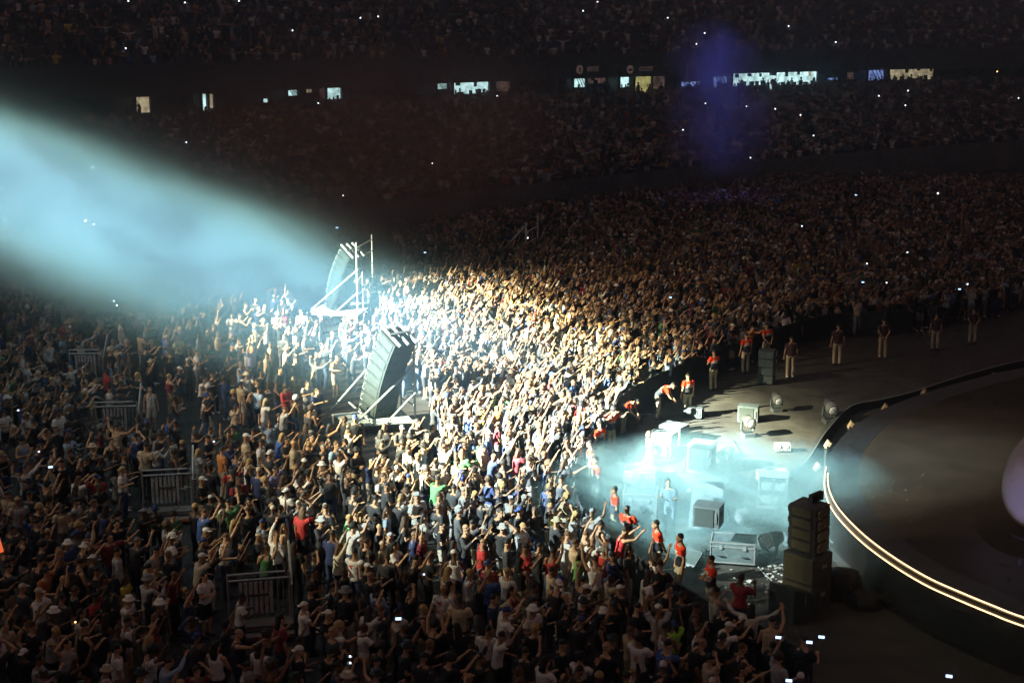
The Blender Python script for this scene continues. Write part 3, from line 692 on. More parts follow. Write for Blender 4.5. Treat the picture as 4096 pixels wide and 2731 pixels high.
# footlights outside the stage rim
for i, (x, y, lab) in enumerate(((3263, 1862, 'orange backed footlight beside the pit ledge'), (3304, 1772, 'tan footlight just above the end of the light strip'), (3396, 1694, 'tan footlight third round the stage edge'), (3532, 1624, 'tan footlight fourth round the stage edge'), (3687, 1564, 'tan footlight fifth, at the dim curved cable'), (3961, 1500, 'dim tan footlight farthest round the stage edge'))):
    c = at(x, y, .9); d = Vector((38, 46))-Vector(c[:2]); t = thing('footlight', lab, 'footlight', (c[0], c[1], .75), facing(*d), 'footlights round the stage edge')
    T = Matrix.Rotation(-.5, 4, 'X')
    part('housing', MB().box((0, 0, .12), (.34, .1, .26), 0, T), M['tan'], t); part('bracket', MB().tube([(-.19, 0, .1), (-.19, 0, -.12), (.19, 0, -.12), (.19, 0, .1)], .02, 6), M['black'], t)
    part('stand', MB().tube([(0, 0, -.12), (0, 0, -.74)], .03, 6), M['black'], t)
# cables, floor trims and litter
def cable(pts, r, m, label, name='cable', cat='cable', group=None):
    P = smooth([tuple(at(a, b, .03)) for a, b in pts], 6); o = link(name, MB().tube([tuple(p) for p in P], r, 6).mesh(name, M[m], True)); return tag(o, label, cat, group)
cable([(3010, 2235), (3040, 2275), (3075, 2310), (3125, 2345)], .025, 'trim', 'pale cable running from the flat case to the big stack')
cable([(3290, 1985), (3300, 2040), (3340, 2110), (3420, 2190), (3500, 2270)], .03, 'rub', 'black cable bundle following the curved ledge')
cable([(3275, 1990), (3282, 2050), (3322, 2120), (3400, 2205), (3480, 2290)], .03, 'grille', 'grey cable beside the black cable bundle at the stage foot')
cable([(3300, 1930), (3290, 1960), (3300, 2000), (3330, 2050)], .03, 'rub', 'short looping cable under the start of the light strip')
cable([(2410, 1860), (2470, 1866), (2520, 1868)], .02, 'trim', 'thin pale floor trim left of the low flight case', 'floor_trim', 'floor trim')
cable([(2550, 1656), (2606, 1657)], .02, 'trim', 'short pale floor trim near the feet of the bending guard', 'floor_trim', 'floor trim')
cable([(2650, 1886), (2700, 1884)], .02, 'trim', 'short pale floor trim between the cases and the plinth', 'floor_trim', 'floor trim')
cable([(2680, 1934), (2790, 1934)], .02, 'trim', 'long pale floor trim reaching the draped plinth', 'floor_trim', 'floor trim')
for (pts, r_, m_, lab) in (([(2700, 1800), (2740, 1850), (2730, 1900), (2790, 1960)], .02, 'rub', 'black cable between the upper loudspeakers in the pit'), ([(2870, 1900), (2930, 1930), (3010, 1925), (3060, 1950)], .02, 'rub', 'black cable running to the open case of gear'),
    ([(2620, 2110), (2700, 2160), (2780, 2170), (2850, 2220)], .02, 'rub', 'black cable from the large flight case to the flat one'), ([(2930, 1760), (2960, 1820), (2920, 1870)], .02, 'rub', 'short black cable behind the silver moving light'),
    ([(3330, 2180), (3420, 2290), (3560, 2390), (3720, 2460)], .04, 'rub', 'thick black cable along the lower ledge'), ([(3345, 2170), (3440, 2275), (3580, 2372)], .03, 'grille', 'grey cable next to the thick black one'), ([(3180, 2060), (3230, 2120), (3290, 2150), (3360, 2160)], .02, 'white', 'white cable looping across to the stage foot')):
    cable(pts, r_, m_, lab)
def wedge(px, py, az, label, w=.62):
    c = at(px, py, 0); t = thing('floor_monitor', label, 'loudspeaker', (c[0], c[1]+.2, 0), az, 'wedge monitors on the pit floor')
    part('cabinet', MB().add([(-w/2, -.24, 0), (w/2, -.24, 0), (w/2, .24, 0), (-w/2, .24, 0), (-w/2, -.20, .12), (w/2, -.20, .12), (w/2, .2, .40), (-w/2, .2, .40)], [(3, 2, 1, 0), (4, 5, 6, 7), (0, 1, 5, 4), (1, 2, 6, 5), (2, 3, 7, 6), (3, 0, 4, 7)]), M['case'], t)
    part('grille', MB().add([(-w*.44, -.19, .135), (w*.44, -.19, .135), (w*.44, .17, .39), (-w*.44, .17, .39)], [(0, 1, 2, 3)]), M['grille'], t)
    part('handle', MB().box((w/2+.006, 0, .15), (.012, .12, .05)), M['rub'], t)
wedge(2880, 1840, -.6, 'wedge monitor just behind the silver moving light'); wedge(3020, 2020, -.4, 'wedge monitor left of the glowing open rack'); wedge(2740, 1960, -.5, 'wedge monitor in the thickest pit haze'); wedge(2950, 1960, .3, 'wedge monitor in mid haze right of the plinth')
wedge(3190, 2190, .5, 'wedge monitor between the rack and the big stack'); wedge(2760, 2270, -.7, 'wedge monitor behind the tall guard with sunglasses')
for i, (px, py, w, lab) in enumerate(((3385, 2165, .9, 'crumpled clear plastic sheet lying at the stage foot'), (3290, 2095, .6, 'small crumpled plastic sheet near the cable bundle'), (3120, 2350, .7, 'crumpled plastic heap left of the big stack'))):
    c = at(px, py, 0); V = []; F = []; n = 9
    for a in range(n):
        for q in range(n):
            V.append(((a/(n-1)-.5)*w+R.uniform(-.03, .03), (q/(n-1)-.5)*w*.6+R.uniform(-.03, .03), .02+R.uniform(0, .16)*(0 < a < n-1 and 0 < q < n-1)))
    for a in range(n-1):
        for q in range(n-1): F.append((a*n+q, (a+1)*n+q, (a+1)*n+q+1, a*n+q+1))
    o = link('plastic_sheet', MB().add(V, F).mesh('plastic_sheet', M['white'])); o.location = (c[0], c[1], 0); tag(o, lab, 'plastic sheet')
mb = MB()
for i in range(420):
    if i < 150: x, y, z = R.gauss(3130, 45), R.gauss(2270, 25), .01
    elif i < 240: x, y, z = R.gauss(3300, 30)+R.uniform(-10, 60), R.gauss(2080, 60), .01
    elif i < 300: x, y, z = R.uniform(2900, 3200), R.uniform(2250, 2420), .01
    else: x, y, z = R.uniform(3380, 3700), R.uniform(1900, 2300), ZS+.012
    p = at(x, y, z)
    if z > 1 and (np.min(np.hypot(RIM[:, 0]-p[0], RIM[:, 1]-p[1])) < 1.1 or x < 3390): continue
    if z > 1 and R.random() < .55: continue
    s = R.uniform(.015, .045) if z > 1 else R.uniform(.03, .12)
    T = Matrix.Translation((p[0], p[1], z+s*.3))@Matrix.Rotation(R.uniform(0, 6), 4, 'Z')@Matrix.Rotation(R.uniform(-.6, .6), 4, 'X')
    mb.box((0, 0, 0), (s, s*R.uniform(.3, 1), .006), 0, T)
o = link('litter', mb.mesh('litter', M['paper'])); o['kind'] = 'stuff'; o['label'] = 'scraps of paper and tape scattered on the pit floor and stage'
# inflatable prop at the right edge of the picture
c = at(4190, 2080, 3.2); t = thing('inflatable_prop', 'large smooth pale inflatable shape cut by the right edge of the picture', 'inflatable', (c[0], c[1], 0))
V = []; F = []; ns, nr = 28, 18
for i in range(nr+1):
    u = i/nr; th = PI*u
    for k in range(ns):
        w = 2*PI*k/ns; r = math.sin(th)**.8
        V.append((r*1.25*math.cos(w)+(.75*(1-u)**1.5-.1), r*1.0*math.sin(w), 1.35*math.cos(th)+4.35))
for i in range(nr):
    for k in range(ns): F.append((i*ns+k, (i+1)*ns+k, (i+1)*ns+(k+1) % ns, i*ns+(k+1) % ns))
part('skin', MB().add(V, F), M['infl'], t, True)
part('seam', MB().tube([(-1.05, -.62, 3.05), (-.8, -.84, 3.0), (-.5, -.97, 3.08)], .018, 5), M['dark'], t)
part('valve', MB().ball((-.86, -.72, 2.4), (.05, .05, .11), 8, 6), M['dark'], t)
part('stand', MB().tube([(-.1, 0, ZS), (-.1, 0, 1.7)], .3, 12), M['dark'], t)
# glowing stick near the left edge
c = at(-2, 2168, 2.3); t = thing('glow_stick', 'blurred orange glowing stick held up at the left edge of the picture', 'glow stick', tuple(c), 0)
part('tube', MB().tube([(-.03, 0, -.25), (0, 0, .28)][::-1], [.05, .055], 10), M['tag'], t)
t.rotation_euler = (0, math.radians(-14), 0)

# ------------------------------------------------------------------ people
# poses are joint positions in metres, facing +Y; every pose is grown into body, shirt, trousers and hair meshes
def nrm(v): v = np.array(v, float); return v/(np.linalg.norm(v)+1e-9)
HANG = ((.22, -.02, -1), (.10, .22, -1))
POSES = {
 'arms hanging down': dict(R=HANG, L=HANG),
 'right arm stretched up': dict(R=((.35, .75, .55), (-.15, .55, 1)), L=((.3, .1, -1), (-.1, .8, -.2)), lean=(.03, .06)),
 'both arms stretched up': dict(R=((.45, .45, 1), (.0, .45, 1)), L=((.45, .4, 1), (.05, .5, 1)), lean=(0, .03)),
 'both arms reaching forward': dict(R=((.3, 1, .15), (-.1, .8, .8)), L=((.3, .9, .0), (-.2, .9, .75)), lean=(0, .1)),
 'both hands held up before the face': dict(R=((.3, .55, -.55), (-.35, .65, .9)), L=((.3, .55, -.55), (-.35, .65, .9)), yaw=.1),
 'left arm raised high': dict(R=((.3, .2, -1), (-.2, .9, .1)), L=((.4, .55, .9), (-.1, .5, 1)), lean=(-.04, .04)),
 'arms folded': dict(R=((.28, .3, -.95), (-1, .55, .12)), L=((.28, .35, -.95), (-1, .6, .0)), yaw=-.2),
 'hands clapping at the chest': dict(R=((.35, .4, -.8), (-.45, .8, .35)), L=((.35, .4, -.8), (-.45, .8, .35)), lean=(0, .04)),
 'one arm pointing forward': dict(R=((.25, 1, -.1), (-.05, .9, .5)), L=HANG, lean=(0, .05), yaw=.15),
 'arms spread wide': dict(R=((1, .25, .25), (.75, .35, .75)), L=((1, .2, .1), (.7, .4, .8)), lean=(0, .02)),
 'hand on the head': dict(R=((.8, .2, .75), (-.75, .05, .5)), L=HANG, yaw=.3),
 'walking': dict(R=((.15, -.35, -1), (.0, .25, -1)), L=((.15, .4, -1), (0, .6, -.8)), step=.28, lean=(0, .04)),
 'bending far forward': dict(R=((.1, .4, -1), (-.3, .5, -.6)), L=((.1, .35, -1), (-.35, .5, -.5)), lean=(0, .42), drop=.14),
 'hands clasped behind the back': dict(R=((.25, -.35, -.9), (-.6, -.35, -.7)), L=((.25, -.35, -.9), (-.6, -.35, -.7)), lean=(0, .03)),
 'one fist punched up': dict(R=((.35, .15, 1), (-.05, .1, 1)), L=((.3, .1, -1), (-.35, .8, .3)), lean=(.05, 0), yaw=-.2),
 'turned to talk with bent arms': dict(R=((.3, .1, -1), (-.2, .9, .35)), L=((.3, .2, -1), (.2, .9, .5)), yaw=.7, lean=(.05, .02)),
}
PN = list(POSES)
DG = None
def remesh(mb, voxel, ratio, name, m, smooth_it=2):
    me = mb.mesh('tmp'); o = bpy.data.objects.new('tmp', me); COL.objects.link(o)
    r = o.modifiers.new('r', 'REMESH'); r.mode = 'VOXEL'; r.voxel_size = voxel; r.use_smooth_shade = True
    if smooth_it: s = o.modifiers.new('s', 'SMOOTH'); s.iterations = smooth_it; s.factor = .5
    if ratio < 1: d = o.modifiers.new('d', 'DECIMATE'); d.ratio = ratio
    dg = bpy.context.evaluated_depsgraph_get(); e = o.evaluated_get(dg)
    out = bpy.data.meshes.new_from_object(e, depsgraph=dg); out.name = name
    bpy.data.objects.remove(o); bpy.data.meshes.remove(me)
    out.materials.clear(); out.materials.append(m); out.shade_smooth(); return out
def co_of(me):
    a = np.empty(len(me.vertices)*3); me.vertices.foreach_get('co', a); return a.reshape(-1, 3)
def fold(me, amp, seed, fz=9.):
    "cloth folds pressed into the surface"
    a = co_of(me); n = np.empty(len(a)*3); me.vertices.foreach_get('normal', n); n = n.reshape(-1, 3)
    w = np.sin(a[:, 0]*31+a[:, 2]*fz*1.7+seed)+.8*np.sin(a[:, 1]*27-a[:, 2]*fz*2.3+seed*2)+.6*np.sin((a[:, 0]+a[:, 1])*45+seed*3+a[:, 2]*30)
    a += n*(w*amp)[:, None]; me.vertices.foreach_set('co', a.ravel()); me.update()
def build_pose(name, P):
    lean = P.get('lean', (0, 0)); drop = P.get('drop', 0); step = P.get('step', 0); yaw = P.get('yaw', 0)
    lx, ly = lean
    def sp(t):    # spine point, t 0 pelvis .. 1 neck base
        z = .97+.52*t; bend = t**1.3
        return np.array([lx*bend, ly*bend-.0, z-drop*bend*1.3])
    pel, chest, neck = sp(0), sp(.62), sp(1)
    up = nrm(sp(1)-sp(.7))
    sh = {1: sp(.88)+np.array([.185, 0, 0]), -1: sp(.88)+np.array([-.185, 0, 0])}
    arms = {}
    for s, key in ((1, 'R'), (-1, 'L')):
        u, f = P[key]; u = nrm((u[0]*s, u[1], u[2])); f = nrm((f[0]*s, f[1], f[2]))
        e = sh[s]+u*.285; w = e+f*.25; arms[s] = (sh[s], e, w, f)
    hc = neck+up*.155+np.array([0, .028, 0])
    HM = Matrix.Translation(Vector(hc))@Matrix.Rotation(yaw, 4, 'Z')@Matrix.Rotation(-min(.5, ly*1.1), 4, 'X')
    legs = {}
    for s in (1, -1):
        hip = pel+np.array([.095*s, 0, -.03]); fy = step*s
        an = np.array([.12*s, fy*.9, .085+(0.04 if fy < 0 else 0)]); kn = (hip+an)/2+np.array([.01*s, .05+abs(fy)*.15, .02])
        legs[s] = (hip, kn, an)
    def arm(mb, s, k=1.0, inf=0.0, upto=1.0, close=False):
        a, e, w, f = arms[s]
        if upto < 1:
            q = a+(e-a)*upto; mb.tube([a*.9+sp(.8)*.1, a, (a+q)/2, q], [.066+inf, .064+inf, .060+inf, .058+inf+.006], 10)
        else:
            mb.tube([a*.85+sp(.82)*.15, a, a+(e-a)*.35, a+(e-a)*.8, e, e+(w-e)*.3, e+(w-e)*.75, w], [.052+inf, .052+inf, .049+inf, .040+inf, .038+inf, .041+inf, .031+inf, .025+inf], 10)
    def torso(mb, i, t0=-.12, t1=1.0):
        prof = [(-.20, .150, .108), (-.08, .165, .118), (.06, .160, .112), (.25, .138, .100), (.45, .148, .106), (.65, .168, .115), (.80, .176, .108), (.92, .150, .088), (1.0, .085, .070)]
        pts = []; rr = []
        for t, a, b in prof:
            if t < t0 or t > t1: continue
            pts.append(sp(t) if t > 0 else pel+np.array([0, 0, .52*t])); rr.append((a+i, b+i))
        mb.tube(pts, rr, 16, ref=(1, 0, 0))
    # ---- body
    mb = MB(); torso(mb, 0)
    mb.tube([sp(.9), neck+up*.0, neck+up*.09], [.07, .056, .054], 10)
    for s in (1, -1): arm(mb, s)
    for s in (1, -1):
        h, k, a = legs[s]
        mb.tube([h+np.array([0, 0, .03]), h+(k-h)*.2, h+(k-h)*.75, k, k+(a-k)*.3, k+(a-k)*.75, a], [.085, .088, .062, .056, .058, .040, .038], 10)
        mb.tube([a+np.array([0, -.06, -.045]), a+np.array([0, .06, -.045]), a+np.array([.01*s, .16, -.06])], [(.04, .04), (.045, .035), (.038, .02)], 10, ref=(1, 0, 0))
    mb.ball((0, 0, .015), (.073, .092, .105), 14, 12, HM); mb.ball((0, .03, -.055), (.055, .062, .055), 12, 8, HM)
    mb.tube([(0, .082, .02), (0, .112, -.022), (0, .09, -.03)], [.010, .017, .016], 6, M4=HM)
    mb.ball((0, .083, .035), (.05, .02, .012), 8, 6, HM); mb.ball((0, .085, -.062), (.025, .016, .012), 8, 6, HM); mb.ball((0, .078, -.10), (.026, .022, .018), 8, 6, HM)
    for s in (1, -1): mb.ball((.074*s, -.005, -.005), (.012, .02, .032), 8, 6, HM)
    for s in (1, -1):
        a, e, w, f = arms[s]
        pal = w+f*.05; mb.tube([w, w+f*.03, w+f*.09], [(.026, .02), (.038, .018), (.040, .016)], 10, ref=np.cross(f, (0, 0, 1)) if abs(f[2]) < .9 else (1, 0, 0))
    body = remesh(mb, .0165, .42, 'body', M['skin'], 1)
    # fingers, thumb and eyes are added to the same mesh
    ex = MB(); eye = MB()
    for s in (1, -1):
        a, e, w, f = arms[s]
        side = nrm(np.cross(f, (0, 0, 1)) if abs(f[2]) < .9 else np.array([1., 0, 0])); pn = nrm(np.cross(side, f)); 
        if abs(f[2]) < .9: side = side
        inn = side if (side@np.array([-s, 0, 0])) > 0 else -side
        base = w+f*.085
        for k, (o_, ln) in enumerate(((-.030, .068), (-.010, .078), (.011, .074), (.031, .058))):
            b0 = base-inn*o_; curl = pn*(-.012-.006*k)*(1 if s > 0 else 1)
            d1 = nrm(f-inn*o_*2.2)
            ex.tube([b0-f*.02, b0+d1*ln*.5, b0+d1*ln*.85+curl, b0+d1*ln+curl*1.8], [.0095, .009, .008, .006], 5)
        b0 = w+f*.03+inn*.03; d1 = nrm(f*.7+inn*.8); ex.tube([b0-d1*.01, b0+d1*.035, b0+d1*.03+f*.028], [.012, .011, .008], 5)
        eye.ball((.032*s, .084, .012), (.013, .008, .007), 8, 6, HM); eye.tube([(.014*s, .092, .036), (.05*s, .08, .037)], .0055, 5, M4=HM)
    eye.tube([(-.022, .098, -.063), (.022, .098, -.063)], .004, 5, M4=HM)
    # ---- shirt, tank top, long shirt
    def shirt(upto, name, inf=.020, voxel=.024):
        mb = MB(); torso(mb, inf, -.14, .97 if upto > 0 else .86)
        if upto > 0:
            mb.tube([sp(.9), neck+up*.02], [.085, .066], 10)
            for s in (1, -1): arm(mb, s, inf=.018, upto=upto) if upto < 1 else arm(mb, s, inf=.014)
        else:
            for s in (1, -1): mb.tube([sp(.8)+np.array([.09*s, 0, 0]), sp(.97)+np.array([.085*s, 0, .015])], [(.045, .105), (.03, .085)], 8, ref=(1, 0, 0))
        me = remesh(mb, voxel, .5, name, M['shirt'], 2); fold(me, .0035, R.uniform(0, 9)); return me
    tee, tank, longs = shirt(.62, 'tshirt'), shirt(0, 'tank_top', .014), shirt(1.0, 'long_sleeve')
    # ---- security polo, with stored zones: red above, white trim, black below
    polo = tee.copy(); polo.name = 'polo_shirt'; polo.materials.clear(); polo.materials.append(M['polo'])
    c = co_of(polo); zc = sp(.52)
    dd = (c-zc)@nrm(sp(.7)-sp(.4)); zone = np.where(dd > .0, .1, np.where(dd > -.03, .5, .9))
    zone = np.where((np.abs(dd-.075) < .028) & (np.abs(c[:, 0]-zc[0]) < .10), .5, zone)
    for s in (1, -1):
        a, e, w, f = arms[s]; u = nrm(e-a); q = (c-a)@u; r = np.linalg.norm(c-a-np.outer(q, u), axis=1)
        inarm = (r < .10) & (q > .04) & (np.abs(c[:, 0]-sp(.8)[0]) > .17); zone = np.where(inarm, np.where(q > .165, .5, .1), zone)
    zone = np.where(np.linalg.norm(c-(neck+up*.01), axis=1) < .085, .9, zone)
    at_ = polo.attributes.new('zone', 'FLOAT', 'POINT'); at_.data.foreach_set('value', zone.astype(float))
    # ---- trousers and shorts
    def trousers(cut, name):
        mb = MB(); mb.tube([pel+np.array([0, 0, -.09]), pel+np.array([0, 0, .03]), sp(.12)], [(.165, .12), (.172, .125), (.155, .112)], 14, ref=(1, 0, 0))
        for s in (1, -1):
            h, k, a = legs[s]
            if cut: mb.tube([h+np.array([0, 0, .02]), h+(k-h)*.3, k], [.098, .100, .086], 10)
            else: mb.tube([h+np.array([0, 0, .02]), h+(k-h)*.3, k, k+(a-k)*.5, a+np.array([0, 0, -.01])], [.098, .096, .076, .070, .066], 10)
        me = remesh(mb, .025, .5, name, M['pants'], 2); fold(me, .004, R.uniform(0, 9), 6); return me
    trou, shorts = trousers(False, 'trousers'), trousers(True, 'shorts')
    shoes = []
    for s in (1, -1):
        mb = MB(); a = legs[s][2]; mb.tube([a+np.array([0, -.085, -.045]), a+np.array([0, -.02, -.035]), a+np.array([0, .08, -.05]), a+np.array([.01*s, .175, -.062])], [(.038, .035), (.05, .052), (.052, .036), (.034, .022)], 10, ref=(1, 0, 0))
        shoes.append(mb.mesh('shoe', M['shoe'], True))
    # ---- hair and hats, all on the same head
    hairs = {}
    mb = MB(); mb.ball((0, -.014, .035), (.083, .096, .102), 16, 10, HM, zmin=-.25); hairs['short'] = remesh(mb, .022, .6, 'hair', M['hair'], 1); fold(hairs['short'], .0025, 3, 30)
    mb = MB(); mb.ball((0, -.014, .035), (.086, .098, .104), 16, 10, HM, zmin=-.3); mb.tube([(0, -.06, .03), (0, -.085, -.08), (0, -.10, -.22), (0, -.09, -.34)], [(.085, .05), (.095, .05), (.10, .045), (.07, .025)], 14, ref=(1, 0, 0), M4=HM)
    hairs['long'] = remesh(mb, .022, .6, 'hair', M['hair'], 1); fold(hairs['long'], .003, 1, 14)
    mb = MB(); mb.ball((0, -.02, .05), (.115, .125, .125), 16, 10, HM, zmin=-.5); hairs['curly'] = remesh(mb, .02, .7, 'hair', M['hair'], 0); fold(hairs['curly'], .006, 5, 50)
    mb = MB(); mb.ball((0, -.005, .045), (.088, .104, .088), 18, 10, HM, zmin=0); mb.tube([(0, .07, .05), (0, .17, .038)], [(.075, .008), (.055, .005)], 14, ref=(1, 0, 0), M4=HM); hairs['cap'] = mb.mesh('cap', M['hair'], True)
    mb = MB(); mb.ball((0, -.005, .045), (.088, .104, .088), 18, 10, HM, zmin=0); mb.tube([(0, -.07, .05), (0, -.17, .030)], [(.075, .008), (.055, .005)], 14, ref=(1, 0, 0), M4=HM); hairs['backcap'] = mb.mesh('cap', M['hair'], True)
    mb = MB(); mb.tube([(0, 0, .02), (0, 0, .05), (0, 0, .05), (0, 0, .12), (0, 0, .13)], [.165, .105, .098, .088, .04], 18, M4=HM); hairs['hat'] = mb.mesh('bucket_hat', M['hair'], True)
    mb = MB(); mb.ball((0, -.012, .03), (.078, .094, .098), 14, 8, HM, zmin=.1); hairs['shaved'] = mb.mesh('hair', M['hair'], True)
    # join fingers and eyes into the body mesh
    vb = co_of(body); fb = [tuple(p.vertices) for p in body.polygons]; mi = [0]*len(fb)
    J = MB().add(vb, fb); v2 = np.concatenate(ex.v); J.add(v2, ex.f); mi += [0]*len(ex.f)
    J.add(np.concatenate(eye.v), eye.f); mi += [1]*len(eye.f)
    bpy.data.meshes.remove(body)
    body = bpy.data.meshes.new('body'); body.from_pydata(np.concatenate(J.v).tolist(), [], J.f)
    body.materials.append(M['skin']); body.materials.append(M['eye']); body.polygons.foreach_set('material_index', mi); body.shade_smooth(); body.update()
    return dict(body=body, tee=tee, tank=tank, long=longs, polo=polo, trousers=trou, shorts=shorts, shoes=shoes, hairs=hairs, hand={s: (arms[s][2]+arms[s][3]*.09) for s in (1, -1)}, fdir={s: arms[s][3] for s in (1, -1)})
LIB = {n: build_pose(n, P) for n, P in POSES.items()}

# ---- joined variants used for the mass of the crowd
def join(parts, name):
    V = []; F = []; MI = []; mats = []; n = 0
    for me in parts:
        c = co_of(me); mm = []
        for m in me.materials:
            if m not in mats: mats.append(m)
            mm.append(mats.index(m))
        for p in me.polygons: F.append(tuple(v+n for v in p.vertices)); MI.append(mm[min(p.material_index, len(mm)-1)])
        V.append(c); n += len(c)
    o = bpy.data.meshes.new(name); o.from_pydata(np.concatenate(V).tolist(), [], F)
    for m in mats: o.materials.append(m)
    o.polygons.foreach_set('material_index', MI); o.shade_smooth(); o.update(); return o
VC = bpy.data.collections.new('crowd_variants')
CROWD_POSES = [n for n in PN if n not in ('bending far forward', 'walking', 'hands clasped behind the back')]
VPOSE = []
for i, n in enumerate(CROWD_POSES*2+['both arms reaching forward', 'right arm stretched up', 'both arms stretched up', 'right arm stretched up']):
    L_ = LIB[n]; hk = ['short', 'long', 'cap', 'short', 'curly', 'hat', 'backcap', 'shaved', 'long', 'short'][(i*7+i//13) % 10]
    me = join([L_['body'], L_[['tee', 'tee', 'tank', 'long', 'tee'][(i*3+1) % 5]], L_[['trousers', 'shorts'][(i % 3 == 0)]], *L_['shoes'], L_['hairs'][hk]], 'person_variant')
    o = bpy.data.objects.new('v%03d' % i, me); VC.objects.link(o); VPOSE.append(n)
REACH = [i for i, n in enumerate(VPOSE) if n in ('both arms reaching forward', 'right arm stretched up', 'both arms stretched up', 'left arm raised high', 'one arm pointing forward', 'one fist punched up')]
CALM = [i for i in range(len(VPOSE)) if i not in REACH]

SKIN = [(.58, .36, .22), (.50, .30, .18), (.45, .27, .16), (.33, .19, .11), (.22, .12, .07), (.12, .065, .04)]
SHIRTS = [('black', (.018, .018, .02), 52), ('charcoal', (.045, .045, .05), 20), ('white', (.80, .80, .78), 13), ('light grey', (.42, .43, .44), 5), ('navy', (.03, .045, .12), 7), ('blue', (.06, .12, .36), 2), ('pale blue', (.35, .5, .68), 4),
          ('red', (.4, .035, .03), .8), ('maroon', (.2, .03, .04), 3), ('orange', (.45, .15, .04), .6), ('yellow', (.6, .48, .06), .7), ('green', (.08, .22, .09), 1.5), ('beige', (.55, .44, .30), 5), ('lilac', (.30, .28, .45), 1), ('pink', (.5, .22, .25), .6)]
CPW = [{'arms hanging down': 5, 'right arm stretched up': 3, 'both arms stretched up': 2, 'both arms reaching forward': 1.5, 'both hands held up before the face': 4, 'left arm raised high': 3, 'arms folded': 3, 'hands clapping at the chest': 4, 'one arm pointing forward': 1, 'arms spread wide': .7, 'hand on the head': 2, 'one fist punched up': 2.5, 'turned to talk with bent arms': 3}[n] for n in CROWD_POSES]
SW = [s[2] for s in SHIRTS]
PANTS = [('black', (.015, .015, .018), 9), ('dark blue', (.04, .06, .12), 6), ('grey', (.18, .18, .19), 3), ('khaki', (.42, .34, .22), 2), ('pale', (.55, .52, .46), 2)]
HAIRC = [('black', (.012, .010, .009)), ('black', (.015, .011, .009)), ('dark brown', (.035, .02, .012)), ('black', (.012, .010, .009)), ('dark brown', (.045, .025, .014)), ('brown', (.11, .06, .03)), ('blond', (.42, .28, .12))]
HATC = [('white', (.78, .78, .76)), ('black', (.02, .02, .022)), ('navy', (.03, .05, .16)), ('white', (.78, .78, .76)), ('grey', (.2, .2, .2)), ('black', (.02, .02, .022)), ('black', (.02, .02, .022)), ('beige', (.5, .42, .3))]
def face_to(p):
    d = Vector((26, 50))-Vector((p[0], p[1])) if p[1] > 46 else Vector((22, 44))-Vector((p[0], p[1])); return facing(d[0], d[1])

# ---- single people
FEW = []
def person(xy, rz, pose, hair, top, topc, low, lowc, skin, hairc, label, group=None, scale=1.0, pr=(0, 0, 0), polo=False, z=0.0):
    L_ = LIB[pose]
    t = thing('person', label, 'person', (xy[0], xy[1], z), rz, group); t.scale = (scale,)*3
    def sub(nm, me):
        o = link(nm, me, t)
        o['tint_skin'] = skin; o['tint_shirt'] = topc; o['tint_pants'] = lowc; o['tint_hair'] = hairc; o['tint_shoe'] = SHOE; o['tint_print'] = pr; return o
    SHOE = R.choice([(.7, .7, .7), (.03, .03, .03), (.03, .03, .03)])
    sub('body', L_['body']); sub({'tee': 't_shirt', 'tank': 'tank_top', 'long': 'long_sleeved_shirt', 'polo': 'polo_shirt'}[top], L_[top])
    sub(low, L_[low]); sub('shoe', L_['shoes'][0]); sub('shoe', L_['shoes'][1]); sub({'cap': 'cap', 'backcap': 'cap', 'hat': 'bucket_hat'}.get(hair, 'hair'), L_['hairs'][hair])
    return t
def hand_world(t, pose, s):
    h = Vector(LIB[pose]['hand'][s]); return t.location+Matrix.Rotation(t.rotation_euler.z, 3, 'Z')@(h*t.scale[0])
PEOPLE = []      # occupied spots (x, y, radius)
